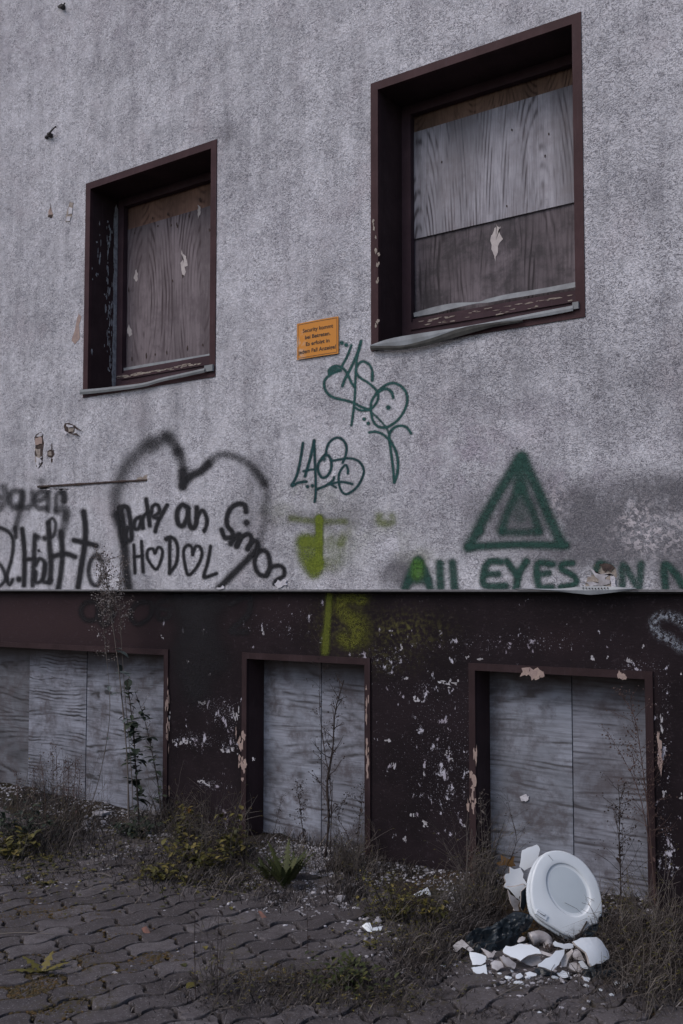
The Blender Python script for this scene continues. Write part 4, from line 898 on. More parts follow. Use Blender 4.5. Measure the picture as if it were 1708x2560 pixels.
for i, (px_, py_, r, nm) in enumerate(CH):
    p = gpt(px_, py_); m = MB(); v0 = m
    # a broken lump: displaced icosphere with flat facets
    a = rng.random(3)
    vv = []; sub = [ICO[i_]/np.linalg.norm(ICO[i_]) for i_ in range(12)]; fs = list(ICF)
    mid = {}
    def mp(a_, b_):
        k_ = (min(a_, b_), max(a_, b_))
        if k_ not in mid: q_ = sub[a_]+sub[b_]; sub.append(q_/np.linalg.norm(q_)); mid[k_] = len(sub)-1
        return mid[k_]
    nf = []
    for (a_, b_, c_) in fs:
        x_, y_, z_ = mp(a_, b_), mp(b_, c_), mp(c_, a_); nf += [(a_, x_, z_), (b_, y_, x_), (c_, z_, y_), (x_, y_, z_)]
    S_ = np.array(sub); ax = rng.normal(size=(7, 3)); ax /= np.linalg.norm(ax, axis=1)[:, None]; cut = .38+.35*rng.random(7)
    for u_, c_ in zip(ax, cut):
        dd = S_@u_; S_ = np.where((dd > c_)[:, None], S_-u_*(dd-c_)[:, None], S_)
    S_ = S_*np.array([r*(.8+.5*a[0]), r*(.7+.4*a[1]), r*(.45+.3*a[2])])
    th = random.random()*6.28; S_ = np.stack([S_[:, 0]*cos(th)-S_[:, 1]*sin(th), S_[:, 0]*sin(th)+S_[:, 1]*cos(th), S_[:, 2]], 1)
    m.add(S_+p+np.array([0, 0, r*.25]), nf)
    o = m.build('plaster_chunk', M['rubble'], origin=p)
    tag(o, 'pale broken plaster chunk lying among the weeds and rubble at the foot of the wall' if r > .018 else 'small white plaster crumb lying loose on the grey paving stones', 'rubble', 'broken plaster chunks at the foot of the wall' if r > .018 else 'small white crumbs on the paving')
# red brick splinter
def shard(name, outline, T, anchor, nrm, mat, label, cat, th=.009, curve=0.0, parent=None, rim=None, smooth=False, group=None, jit=.0):
    """a plate traced on its own plane in the heap, given real thickness and bend"""
    nrm = np.array(nrm, float); nrm /= np.linalg.norm(nrm)
    pix = [T(*q) for q in outline]; pl = []
    for i in range(len(pix)):
        a, b = np.array(pix[i]), np.array(pix[(i+1) % len(pix)])
        for t_ in (0, .5): pl.append(a+(b-a)*t_+(rng.normal(size=2)*jit if t_ else 0))
    O = np.array([Ppl(q, anchor, nrm) for q in pl]); c = O.mean(0); n = len(O)
    size = np.linalg.norm(O-c, axis=1).max()
    rings = [1, .75, .5, .25]; V = []
    for s in rings:
        for p in O:
            q = c+(p-c)*s; V.append(q+nrm*curve*size*(1-(np.linalg.norm(q-c)/size)**2))
    V.append(c+nrm*curve*size); top = len(V); V += [np.array(q)-nrm*th for q in V]
    F = []
    for side in (0, 1):
        o_ = side*top
        for r in range(3):
            for k in range(n):
                f = (o_+r*n+k, o_+r*n+(k+1) % n, o_+(r+1)*n+(k+1) % n, o_+(r+1)*n+k); F.append(f if not side else f[::-1])
        for k in range(n):
            f = (o_+3*n+k, o_+3*n+(k+1) % n, o_+4*n); F.append(f if not side else f[::-1])
    nt = len(F)
    for k in range(n): F.append((k, top+k, top+(k+1) % n, (k+1) % n))
    o = mk(name, V, F, [mat, rim or M['raw_ceramic']], parent)
    o.data.polygons.foreach_set('material_index', [0]*nt+[1]*n)
    # the outward side must face the viewer
    if label: tag(o, label, cat, group)
    return o
ct = crop(1100, 2050, 2.579)
CH_ = np.array([-F_[0], -F_[1], 0]); CH_ /= np.linalg.norm(CH_)      # horizontal direction to the viewer
RH = np.array([R_[0], R_[1], 0])
def nv(front, right, up): v = CH_*front+RH*right+np.array([0, 0, up]); return v/np.linalg.norm(v)
# ---- toilet lid leaning on the wall
base = gpt(*ct(760, 800)); base[2] += .02
nl = nv(1, .22, .38)
lidT = empty('toilet_lid', base); tag(lidT, 'white oval toilet lid with recessed centre, broken at its hinge end, leaning before the boards', 'toilet lid')
ol = [(740, 197), (800, 203), (860, 228), (915, 265), (960, 315), (1000, 375), (1025, 440), (1040, 510), (1044, 570), (1041, 615), (1022, 635), (1016, 668), (985, 676), (958, 690), (935, 715), (918, 745), (902, 760), (880, 764), (850, 762), (800, 742), (740, 705), (680, 668), (630, 630), (600, 585), (585, 520), (580, 450), (587, 380), (605, 315), (635, 255), (680, 212)]
O2 = spline(ol, 4, True); N = len(O2)
cen2 = np.array([822, 452]); ell = []
for p in O2:
    a = atan2(p[1]-cen2[1], p[0]-cen2[0]); A, B, ro = 188, 126, radians(60)
    d = np.array([cos(a), sin(a)]); u = d[0]*cos(ro)+d[1]*sin(ro); v = -d[0]*sin(ro)+d[1]*cos(ro)
    ell.append(cen2+d/math.sqrt((u/A)**2+(v/B)**2))
ell = np.array(ell)
def ringpts(tt, h, scale=1.0):
    P = O2*(1-tt)+ell*tt
    if scale != 1: P = cen2+(P-cen2)*scale
    return np.array([Ppl(ct(*p), base, nl)+nl*h for p in P])
rg = [(0, -.014, .985), (0, -.008, 1), (0, .002, 1), (.03, .0065, 1), (.10, .0095, 1), (.14, .0100, 1), (.60, .0120, 1), (.97, .0130, 1), (1.0, .0120, .995), (1.0, .0065, .975), (1.0, .0052, .95), (1.0, .005, .85)]
V = np.vstack([ringpts(*r) for r in rg]); nr = len(rg)
F = [(r*N+k, (r+1)*N+k, (r+1)*N+(k+1) % N, r*N+(k+1) % N) for r in range(nr-1) for k in range(N)]
bk = ringpts(0, -.014, .90); V = np.vstack([V, bk]); F += [(nr*N+k, k, (k+1) % N, nr*N+(k+1) % N) for k in range(N)]
mk('lid', V, F, M['lid'], lidT, True)
V = np.vstack([ringpts(1, .005, .86), ringpts(1, .0062, .6), ringpts(1, .007, .3), [Ppl(ct(*cen2), base, nl)+nl*.0072]])
F = [(r*N+k, (r+1)*N+k, (r+1)*N+(k+1) % N, r*N+(k+1) % N) for r in range(2) for k in range(N)]+[(2*N+k, 3*N, 2*N+(k+1) % N) for k in range(N)]
mk('recess', V, F, M['lid_in'], lidT, True)
# seat ring underneath, slightly offset so its edge shows on the left and below
def sr(s, h, dx=-9, dy=10):
    P = cen2+(O2-cen2)*s+np.array([dx, dy]); return np.array([Ppl(ct(*p), base, nl)+nl*h for p in P])
rg = [(.70, -.018), (.985, -.016), (1.0, -.019), (1.0, -.029), (.985, -.032), (.70, -.030)]
V = np.vstack([sr(*r) for r in rg]); F = [(r*N+k, ((r+1) % 6)*N+k, ((r+1) % 6)*N+(k+1) % N, r*N+(k+1) % N) for r in range(6) for k in range(N)]
mk('seat', V, F, M['lid'], lidT, True)
def obox(mb, q, w, l, h, ang, hh):                     # a small box lying on the lid plane
    c = Ppl(ct(*q), base, nl)+nl*hh
    e1 = np.cross([0, 0, 1], nl); e1 /= np.linalg.norm(e1); e2 = np.cross(nl, e1)
    a = e1*cos(ang)+e2*sin(ang); b = -e1*sin(ang)+e2*cos(ang)
    V = [c+a*sx_*l/2+b*sy*w/2+nl*sz*h/2 for sz in (-1, 1) for sx_, sy in ((-1, -1), (1, -1), (1, 1), (-1, 1))]
    mb.add(V, [(0, 3, 2, 1), (4, 5, 6, 7), (0, 1, 5, 4), (1, 2, 6, 5), (2, 3, 7, 6), (3, 0, 4, 7)])
m = MB(); obox(m, (648, 612), .022, .050, .016, -.62, .010); obox(m, (640, 598), .008, .036, .006, -.62, .020); m.build('hinge', M['white_ceramic'], lidT)
m = MB(); obox(m, (652, 608), .008, .020, .004, -.62, .0195); m.build('hinge_slot', M['dark'], lidT)
m = MB(); a = Ppl(ct(938, 655), base, nl)+nl*.016; b = Ppl(ct(884, 745), base, nl)+nl*.022; m.tube([a, b], .0035, .0035, 6); obox(m, (880, 745), .012, .030, .010, .3, .02); m.build('hinge_pin', M['metal'], lidT)
for L in [[(795, 535), (830, 552), (870, 572), (905, 605)], [(905, 535), (950, 548)], [(960, 640), (975, 690)], [(690, 228), (720, 265)], [(940, 500), (985, 525)]]:
    m = MB(); m.tube([Ppl(ct(*q), base, nl)+nl*.0165 for q in L], .0009, .0006, 4); m.build('scratch', M['metal'], lidT)
# ---- upright ceramic pieces behind and to the left of the lid
pb = gpt(*ct(500, 640)); pb[2] += .02
P_ = lambda q, dy=0, dz=0: gpt(*ct(*q))+np.array([0, dy, dz])
an = base+np.array([-.12, .10, 0])
shard('ceramic_piece', [(530, 195), (560, 180), (625, 158), (646, 190), (640, 262), (612, 292), (545, 326), (512, 300), (522, 250)], ct, an+[0, .06, 0], nv(1, -.2, .2), M['white_ceramic'], 'tall white broken ceramic piece standing at the upper left of the toilet lid', 'shard', .012, .05, jit=2)
shard('ceramic_piece', [(418, 362), (455, 340), (452, 300), (482, 316), (520, 305), (540, 340), (538, 372), (560, 405), (556, 430), (520, 420), (470, 432), (415, 432), (430, 400)], ct, an+[0, -.01, 0], nv(1, .2, .5), M['white_ceramic'], 'jagged white ceramic rim piece left of the toilet lid', 'shard', .012, -.12, jit=2)
shard('ceramic_piece', [(428, 432), (470, 430), (520, 418), (556, 432), (530, 470), (518, 522), (492, 500), (455, 455)], ct, an+[0, -.025, 0], nv(1, -.3, -.1), M['white_ceramic'], 'pointed white ceramic piece hanging below the jagged rim', 'shard', .012, .08, jit=2)
shard('ceramic_piece', [(440, 450), (490, 500), (516, 524), (512, 585), (480, 575), (455, 520)], ct, an+[0, -.015, 0], nv(1, .3, 0), M['dirty_ceramic'], 'dirty grey ceramic slab below the pointed piece', 'shard', .01, 0, jit=2)
shard('ceramic_piece', [(520, 460), (560, 428), (558, 520), (535, 590), (515, 560)], ct, an+[0, -.03, 0], nv(1, .6, 0), M['sheet'], 'dark blue plastic strip behind the toilet lid edge', 'plastic', .004, .1)
# ---- broken ceramic in front
SH = [([(410, 835), (425, 815), (470, 822), (515, 805), (585, 808), (640, 835), (655, 862), (570, 880), (520, 915), (460, 890), (412, 862)], (0.6, -.2, 1), 'white_ceramic', 'broad white ceramic slab in front of the dark sheet', .10, .04),
      ([(525, 912), (575, 880), (640, 875), (658, 905), (640, 930), (560, 930)], (1, 0, .7), 'dirty_ceramic', 'dirty curved ceramic piece tucked under the broad white slab', -.1, .02),
      ([(805, 832), (800, 870), (765, 935), (722, 975), (640, 945), (632, 930), (680, 895), (720, 875), (745, 845)], (1, .2, .9), 'white_ceramic', 'white leaf shaped ceramic shard in the middle of the heap', .06, .035),
      ([(858, 782), (900, 765), (1000, 762), (1035, 790), (1078, 850), (1085, 900), (1040, 925), (990, 935), (965, 950), (940, 900), (900, 840)], (1, .5, .8), 'white_ceramic', 'large rounded white bowl fragment at the right of the heap', .30, .05),
      ([(728, 792), (745, 786), (800, 800), (860, 800), (850, 828), (800, 832), (740, 815)], (1, 0, .5), 'white_ceramic', 'narrow white ceramic strip under the hinge', .06, .05),
      ([(190, 850), (230, 855), (300, 880), (295, 915), (265, 935), (210, 935), (196, 890)], (1, -.2, .8), 'white_ceramic', 'square white ceramic shard at the left of the heap', .05, .02),
      ([(200, 955), (230, 948), (296, 930), (306, 995), (260, 992), (215, 978)], (.7, -.1, 1), 'white_ceramic', 'flat white ceramic shard lying lowest at the left', .03, .006),
      ([(85, 810), (140, 770), (165, 790), (220, 840), (195, 850), (150, 800), (110, 850), (88, 840)], (1, -.3, .4), 'dirty_ceramic', 'thin arched ceramic rim at the far left of the heap', .05, .02),
      ([(325, 925), (350, 905), (395, 912), (410, 950), (370, 972), (335, 955)], (1, .1, .8), 'dirty_ceramic', 'pale lump of ceramic below the broad slab', .06, .015),
      ([(410, 870), (440, 885), (492, 925), (480, 960), (435, 945), (390, 880)], (1, .3, .6), 'dirty_ceramic', 'angular grey ceramic piece left of centre', .05, .02),
      ([(775, 900), (830, 850), (850, 830), (860, 850), (815, 945), (780, 940)], (1, -.5, .5), 'dirty_ceramic', 'upright dirty ceramic sliver beside the leaf shaped shard', .05, .035),
      ([(855, 850), (885, 830), (915, 870), (940, 910), (905, 905), (862, 885)], (1, 0, .8), 'dirty_ceramic', 'grey ceramic piece under the bowl fragment', .08, .03),
      ([(890, 915), (920, 905), (955, 950), (945, 960), (905, 948)], (1, .2, .6), 'white_ceramic', 'small white triangular shard under the bowl fragment', .03, .03),
      ([(832, 925), (880, 920), (925, 965), (920, 985), (870, 975), (830, 950)], (1, .1, .9), 'dirty_ceramic', 'pale flat shard in front of the grey piece', .04, .015),
      ([(752, 985), (790, 970), (832, 982), (835, 1010), (790, 1018)], (1, 0, 1), 'white_ceramic', 'small white shard at the front edge of the heap', .1, .006),
      ([(545, 988), (580, 978), (625, 992), (610, 1008), (560, 1005)], (.6, 0, 1), 'white_ceramic', 'thin white chip in front of the dark scrap', .1, .006),
      ([(488, 1000), (520, 985), (538, 1005), (510, 1025), (490, 1018)], (.8, .2, 1), 'white_ceramic', 'little white chip left of the thin chip', .1, .006),
      ([(915, 1005), (945, 1015), (972, 1025), (960, 1045), (930, 1035)], (.8, .2, 1), 'white_ceramic', 'little white chip at the right front of the heap', .1, .006),
      ([(1110, 1052), (1140, 1040), (1170, 1058), (1130, 1068)], (.6, .2, 1), 'white_ceramic', 'left of two white chips beside the brush', .1, .004),
      ([(1180, 1065), (1210, 1050), (1245, 1062), (1235, 1082), (1200, 1085)], (.6, .2, 1), 'white_ceramic', 'right of two white chips beside the brush', .1, .004),
      ([(500, 780), (530, 750), (552, 755), (540, 780), (510, 790)], (1, 0, .8), 'dirty_ceramic', 'small grey shard above the broad slab', .1, .05),
      ([(500, 800), (560, 795), (640, 840), (735, 870), (720, 885), (640, 860), (560, 815)], (1, -.2, .8), 'dirty_ceramic', 'long thin ceramic strip crossing the heap', .03, .055),
      ([(265, 825), (340, 870), (372, 850), (350, 842), (340, 890), (310, 890)], (1, 0, 1), 'dirty_ceramic', 'crumbled ceramic piece between the left shards', .1, .015),
      ([(860, 1000), (890, 990), (912, 1000), (900, 1012), (872, 1012)], (.6, .2, 1), 'dirty_ceramic', 'dull small chip at the front right of the heap', .1, .004)]
for (ol_, n3_, mt, lb, cv, lift) in SH:
    lowest = max(ol_, key=lambda q: q[1]); a_ = gpt(*ct(*lowest)); a_ = G(ct(*lowest), a_[2]+lift)
    nn = nv(n3_[0], n3_[1], n3_[2])
    shard('ceramic_shard', ol_, ct, a_, nn, M[mt], lb, 'shard', .010 if cv != .1 else .007, cv, jit=1.5)
for q in [(385, 1000), (440, 1022), (565, 1022), (495, 1055), (515, 1055), (530, 1058), (465, 985), (345, 850), (320, 905), (290, 905), (1108, 1135), (640, 1252), (20, 950), (1035, 1105), (945, 1075), (740, 1022)]:
    p = gpt(*ct(*q)); m = MB(); pebble(m, p+[0, 0, .004], .011, .9); tag(m.build('ceramic_chip', M['white_ceramic'], origin=p), 'tiny white ceramic chip on the ground around the broken toilet', 'shard', 'tiny ceramic chips around the heap')
# curved trap fragment
tp = empty('ceramic_trap', gpt(*ct(640, 860))); tag(tp, 'beige curved toilet trap fragment with a round opening in the heap', 'shard')
an2 = base+np.array([-.06, -.07, 0]); nn = nv(1, .1, .6)
V = []; F = []; K_ = 14; ctr = spline([(585, 770), (640, 752), (690, 775), (700, 830)], 5); n_ = len(ctr)
pl = [Ppl(ct(*q), an2, nn) for q in ctr]
m = MB()
pts3 = np.array(pl); m.tube(pts3, .028, .020, 14); m.build('trap_pipe', M['dirty_ceramic'], tp, True)
m = MB(); e = pts3[-1]; d = nn; m.tube([e+d*.004, e+d*.020], .017, .017, 14); m.build('trap_opening', M['hole'], tp, True)
# ---- dark plastic sheets, crumpled
def crumple(outline, T, anchor, nrm, amp, mat, label, seed, cat='plastic sheet', rings=12):
    nrm = np.array(nrm)/np.linalg.norm(nrm); O = spline([T(*q) for q in outline], 5, True)
    O3 = np.array([Ppl(q, anchor, nrm) for q in O]); c = O3.mean(0); n = len(O3); V = []
    for r in range(rings):
        s = 1-r/rings
        for p in O3:
            q = c+(p-c)*s; h = amp*(.75-1.9*abs(mnoise.noise(Vector(q*11)+Vector((seed, 0, 0))))-.8*abs(mnoise.noise(Vector(q*30))))*min(1, (1-s)*5+.2)
            V.append(q+nrm*h)
    V.append(c+nrm*amp*.3); F = [(r*n+k, r*n+(k+1) % n, (r+1)*n+(k+1) % n, (r+1)*n+k) for r in range(rings-1) for k in range(n)]+[((rings-1)*n+k, (rings-1)*n+(k+1) % n, rings*n) for k in range(n)]
    o = mk('plastic_sheet', V, F, mat, None, False); md = o.modifiers.new('thickness', 'SOLIDIFY'); md.thickness = .0015
    tag(o, label, cat); return o
crumple([(165, 760), (230, 715), (330, 690), (400, 650), (470, 600), (540, 600), (600, 625), (580, 690), (520, 740), (480, 800), (400, 850), (280, 865), (215, 835)], ct, gpt(*ct(400, 850))+[0, 0, .02], nv(.9, -.1, 1), .06, M['sheet'], 'large crumpled dark blue plastic sheet left of the toilet lid', 3)
crumple([(925, 945), (980, 930), (1060, 925), (1140, 930), (1150, 990), (1110, 1030), (1000, 1030), (930, 1005)], ct, gpt(*ct(1030, 1020))+[0, 0, .012], nv(.6, 0, 1), .035, M['sheet'], 'crumpled dark plastic at the right front of the heap', 8)
crumple([(610, 965), (660, 955), (740, 985), (835, 1012), (820, 1028), (730, 1005), (640, 1005)], ct, gpt(*ct(720, 1005))+[0, 0, .01], nv(.8, 0, 1), .015, M['sheet'], 'small dark plastic scrap at the front of the heap', 5, rings=6)
crumple([(930, 735), (960, 690), (1020, 670), (1010, 720), (960, 760)], ct, base+[.1, .0, .02], nv(1, 0, .5), .02, M['sheet'], 'dark plastic scrap under the broken corner of the toilet lid', 6, rings=6)
c9 = crop(600, 1950, 2.412)
a_ = gpt(*c9(1110, 705)); shard('paper_scrap', [(1048, 690), (1090, 670), (1130, 648), (1150, 690), (1155, 705), (1110, 690), (1065, 708)], c9, a_+[0, 0, .01], nv(1, .2, .8), M['white_ceramic'], 'crumpled white scrap in the weeds left of the heap', 'litter', .003, .2)
a_ = gpt(*c9(780, 915)); shard('ceramic_shard', [(735, 880), (760, 862), (785, 862), (785, 905), (815, 915), (860, 880), (850, 910), (815, 922), (770, 915)], c9, a_+[0, 0, .006], nv(1, -.1, .8), M['white_ceramic'], 'white hooked shard lying on soil below the green bush', 'shard', .006, .1)
a_ = gpt(*crop(0, 1950, 1.836)(1215, 650)); shard('brick_splinter', [(1185, 600), (1198, 602), (1240, 648), (1225, 652), (1205, 640)], crop(0, 1950, 1.836), a_, nv(1, .1, .8), M['brick'], 'reddish brick splinter on the paving edge below the fern', 'rubble', .012, .1, rim=M['brick'])
a_ = gpt(*crop(0, 1950, 1.836)(675, 715)); shard('brick_splinter', [(650, 680), (672, 670), (690, 700), (682, 715), (660, 700)], crop(0, 1950, 1.836), a_, nv(.6, .1, 1), M['brick'], 'small rust red scrap lying on the middle of the paving', 'rubble', .006, .1, rim=M['brick'])

# ================================================================== PLANTS
def leafq(mb, p, d, L, w, tint, up=None, n=4, fold=.25, droop=.3):
    d = np.array(d, float); d /= np.linalg.norm(d)+1e-9
    up = np.array([0, 0, 1.]) if up is None else up
    s = np.cross(d, up); s /= np.linalg.norm(s)+1e-9; u = np.cross(s, d); V = []; F = []
    for i in range(n+1):
        t_ = i/n; ww = w*math.sin(pi*min(1, .06+t_*.94))**.8*(1-.25*t_); c = np.array(p)+d*L*t_+u*(-droop*L*t_*t_)
        V += [c-s*ww+u*ww*fold, c, c+s*ww+u*ww*fold]
        if i: b = 3*i; F += [(b-3, b, b+1, b-2), (b-2, b+1, b+2, b-1)]
    mb.add(V, F, tint)
def stalk(p0, pts, y0, jit=.0): pass
def plant(name, label, cat, path, planes, r, mats, branches=0, blen=.1, leaves=0, lsize=.03, seeds=0, seedr=.002, seed_from=.4, lw_=.3, group=None, sub=2, leaf_range=(.1, .95), bup=1.0, srange=1.0, spread=1.0):
    """path: photo pixels from root to tip, planes: depth of each"""
    P = np.array([W(q, y) for q, y in zip(path, planes)]); 
    P[0, 2] = ground_z(P[0, 0], P[0, 1])-.01
    root = empty(name, P[0]); tag(root, label, cat, group)
    S = spline(P, 7); m = MB(); m.tube(S, r, r*.35, 5, .5, knob=.8); 
    cum = np.concatenate([[0], np.cumsum(np.linalg.norm(np.diff(S, axis=0), axis=1))]); Lt = cum[-1]; cum /= Lt
    at = lambda t_: np.array([np.interp(t_, cum, S[:, k]) for k in range(3)])
    tips = []; bm = MB()
    for k in range(branches):
        t_ = seed_from+(1-seed_from)*(k+random.random())/branches; t_ = min(.99, t_); p = at(t_); a = random.random()*6.28
        L = blen*(.5+.8*random.random())*(1.15-t_*.6)
        d = np.array([cos(a)*spread, sin(a)*.5*spread, bup*(.6+.7*random.random())]); d /= np.linalg.norm(d)
        q = [p]; 
        for s_ in range(4): d = d+rng.normal(size=3)*.16; d /= np.linalg.norm(d); q.append(q[-1]+d*L/4)
        bm.tube(q, r*.42, r*.16, 4, random.random()); tips.append((q[-1], d, L)); tips.append((q[2], d, L))
        for z_ in range(sub):
            b0 = q[1+random.randrange(3)]; d2 = d+rng.normal(size=3)*.5; d2 /= np.linalg.norm(d2); e = b0+d2*L*.45
            bm.tube([b0, (b0+e)/2+rng.normal(size=3)*.004, e], r*.25, r*.12, 3, random.random()); tips.append((e, d2, L*.5))
    m.build('stem', mats[0], root)
    bm.build('branches', mats[0], root)
    if seeds:
        sm = MB()
        for k in range(seeds):
            if tips and random.random() < .85: c, d, L = random.choice(tips)
            else: c = at(seed_from+(1-seed_from)*random.random())
            pebble(sm, c+rng.normal(size=3)*seedr*4*srange, seedr*(.5+random.random()), random.random(), 1.1)
        sm.build('seed_head', mats[2], root)
    if leaves:
        lm_ = MB()
        for k in range(leaves):
            t_ = leaf_range[0]+(leaf_range[1]-leaf_range[0])*random.random(); p = at(t_); a = random.random()*6.28
            L = lsize*(.5+.9*random.random())
            leafq(lm_, p, (cos(a), sin(a)*.7, .5*random.gauss(.3, .6)), L, L*lw_, random.random())
        lm_.build('leaves', mats[1], root)
    return root
plant('dry_weed', 'tallest dead weed with a fluffy pale seed head reaching up over the left sprayed words', 'weed', [(322, 2135), (318, 1900), (300, 1700), (282, 1560), (272, 1480), (255, 1400)], [-.22]*6, .0045, (M['weed_grey'], M['green_grey'], M['seed']), 34, .17, 9, .07, 900, .0034, .76, .3, leaf_range=(.42, .72))
plant('dry_weed', 'thin pale dry stalk crossing in front of the left basement boards', 'weed', [(195, 2125), (232, 2000), (262, 1880), (275, 1760), (262, 1600), (250, 1490)], [-.25]*6, .0026, (M['weed_grey'], M['green_grey'], M['seed']), 12, .12, 3, .05, 200, .0030, .72, .3)
plant('dry_weed', 'thin dry stalk with a seed tuft just right of the tallest weed', 'weed', [(332, 2140), (330, 1950), (310, 1700), (300, 1520), (302, 1400)], [-.2]*5, .0025, (M['weed_grey'], M['green_grey'], M['seed']), 16, .14, 3, .05, 320, .0030, .72, .3)
plant('leafy_weed', 'dark leafy weed standing before the right end of the far left basement window', 'weed', [(348, 2060), (342, 1960), (336, 1860), (328, 1780), (318, 1700)], [-.02]*5, .005, (M['weed_dark'], M['green_dark'], M['seed']), 12, .10, 80, .075, 40, .003, .3, .32)
plant('leafy_weed', 'thinner dark leafy weed to the right of the darkest one before the left boards', 'weed', [(408, 2060), (395, 1960), (380, 1880), (362, 1800), (338, 1730)], [0]*5, .004, (M['weed_dark'], M['green_dark'], M['seed']), 14, .10, 45, .055, 40, .003, .3, .3)
plant('twining_weed', 'dark knobbly dead weed before the middle basement window', 'weed', [(822, 2270), (812, 2160), (822, 2050), (818, 1960), (832, 1870), (838, 1780), (860, 1700)], [-.05]*7, .0068, (M['weed_dark'], M['weed_dark'], M['weed_dark']), 22, .17, 30, .025, 140, .0032, .25, .3)
plant('twining_weed', 'long thin dead stem leaning left of the knobbly weed', 'weed', [(825, 2140), (828, 1980), (812, 1880), (800, 1780), (800, 1660), (796, 1600)], [-.04]*6, .0026, (M['weed_dark'], M['weed_dark'], M['weed_dark']), 14, .14, 10, .02, 90, .0026, .3, .3)
plant('dry_weed', 'short dry weed with small seed tufts between fern and knobbly weed', 'weed', [(765, 2130), (755, 2060), (750, 2010), (742, 1965)], [.02]*4, .0024, (M['weed_dark'], M['weed_dark'], M['weed_dark']), 14, .07, 20, .02, 140, .0028, .35, .4)
plant('dry_weed', 'fine dead stem before the left board of the middle basement window', 'weed', [(680, 2120), (690, 2060), (705, 1990)], [.05]*3, .0018, (M['weed_dark'], M['weed_dark'], M['weed_dark']), 6, .05, 4, .02, 40, .002, .4, .4)
for i, (pp, lab) in enumerate([([(885, 2200), (870, 2090), (845, 2040), (868, 1990)], 'low tangled dry weed before the right board of the middle basement window'), ([(905, 2190), (895, 2110), (900, 2040), (912, 1960)], 'dry weed growing at the right jamb of the middle basement window')]):
    plant('dry_weed', lab, 'weed', pp, [0]*4, .0022, (M['weed_dark'],)*3, 14, .10, 14, .022, 80, .0026, .15, .35)
plant('dry_weed', 'upright dead branching weed before the right board behind the toilet lid', 'weed', [(1552, 2300), (1552, 2200), (1548, 2100), (1550, 2020), (1545, 1960)], [0]*5, .0032, (M['weed_dark'],)*3, 26, .17, 12, .03, 160, .0030, .2, .35, bup=.8)
plant('dry_weed', 'leaning reddish dead weed at the right jamb beside the toilet lid', 'weed', [(1640, 2260), (1625, 2080), (1612, 1960), (1600, 1870), (1585, 1790), (1555, 1740)], [-.02]*6, .0030, (M['weed_red'], M['weed_red'], M['weed_red']), 30, .17, 16, .02, 300, .0030, .35, .35)
plant('dry_weed', 'second leaning dead weed reaching left over the right board', 'weed', [(1650, 2200), (1615, 2060), (1590, 1960), (1560, 1900), (1520, 1830)], [0]*5, .0022, (M['weed_red'], M['weed_red'], M['weed_red']), 16, .13, 8, .02, 150, .0026, .4, .35)
plant('dry_weed', 'dry weed growing at the left jamb of the right basement window', 'weed', [(1212, 2240), (1208, 2140), (1204, 2060), (1200, 1980)], [0]*4, .0022, (M['weed_grey'],)*3, 18, .09, 16, .02, 60, .0022, .2, .3)
plant('dry_weed', 'thin dead twigs leaning across the left board of the right basement window', 'weed', [(1245, 2230), (1290, 2110), (1275, 2030), (1268, 1985)], [.08]*4, .0018, (M['weed_dark'],)*3, 14, .14, 2, .02, 30, .0022, .1, .3)
plant('dry_weed', 'reddish feathery dead weed at the foot of the brown wall', 'weed', [(1180, 2260), (1176, 2200), (1180, 2150), (1188, 2125)], [-.1]*4, .003, (M['weed_red'],)*3, 26, .08, 60, .03, 60, .0025, .1, .2)
for pp, pl_, lab in [([(490, 2560), (487, 2400), (488, 2230)], [-1.75]*3, 'leftmost thin dark stalk in the foreground paving'), ([(545, 2560), (543, 2420), (548, 2260)], [-1.7]*3, 'middle thin dark stalk in the foreground paving'), ([(772, 2520), (770, 2380), (768, 2250)], [-1.15]*3, 'rightmost thin dark stalk in the foreground paving')]:
    plant('dry_stalk', lab, 'weed', pp, pl_, .0016, (M['weed_dark'],)*3, 5, .06, 10, .03, 0, .002, .3, .25)
# tall dead grass stalks at the left
for i, (x, yb, x2, yt) in enumerate([(128, 2070, 130, 1880), (138, 2090, 140, 1860), (148, 2070, 160, 1900), (160, 2080, 172, 1900), (170, 2080, 190, 1890), (80, 2100, 84, 1920), (40, 2105, 42, 1930), (115, 2060, 100, 1890), (182, 2070, 200, 1920)]):
    plant('dry_stalk', 'thin reddish dead stalk in the clump before the far left basement window', 'weed', [(x, yb), ((x+x2)/2+4, (yb+yt)/2), (x2, yt)], [-.15-.02*i]*3, .0028, (M['weed_red'],)*3, 9, .09, 4, .03, 60, .0026, .4, .25, group='reddish dead stalks at the left')
# serrated fern-like plants
def rosette(name, label, base_, n, L, w, mat, lift=1.0, serr=7, cat='plant', droop=.5, group=None):
    root = empty(name, base_); tag(root, label, cat, group); m = MB()
    for k in range(n):
        a = 6.283*k/n+random.random()*.6; l_ = L*(.7+.5*random.random()); d = np.array([cos(a), sin(a), lift*(.5+.8*random.random())]); d /= np.linalg.norm(d)
        s = np.cross(d, (0, 0, 1)); s /= np.linalg.norm(s)+1e-9; V = []; F = []; tn = random.random()
        for i in range(serr*2+1):
            t_ = i/(serr*2); c = np.array(base_)+d*l_*t_+np.array([0, 0, -droop*l_*t_*t_]); ww = w*math.sin(pi*(.08+.9*t_))*(1 if i % 2 else .30)
            sd = d*(.5*ww if i % 2 else 0)
            V += [c-s*ww-sd, c, c+s*ww-sd]
            if i: b = 3*i; F += [(b-3, b, b+1, b-2), (b-2, b+1, b+2, b-1)]
        m.add(V, F, tn)
    m.build('leaves', mat, root); return root
fb = gpt(712, 2225)
rosette('thistle', 'upright serrated green thistle before the middle basement window', fb, 17, .30, .024, M['green_mid'], 2.4, 10, droop=.3)
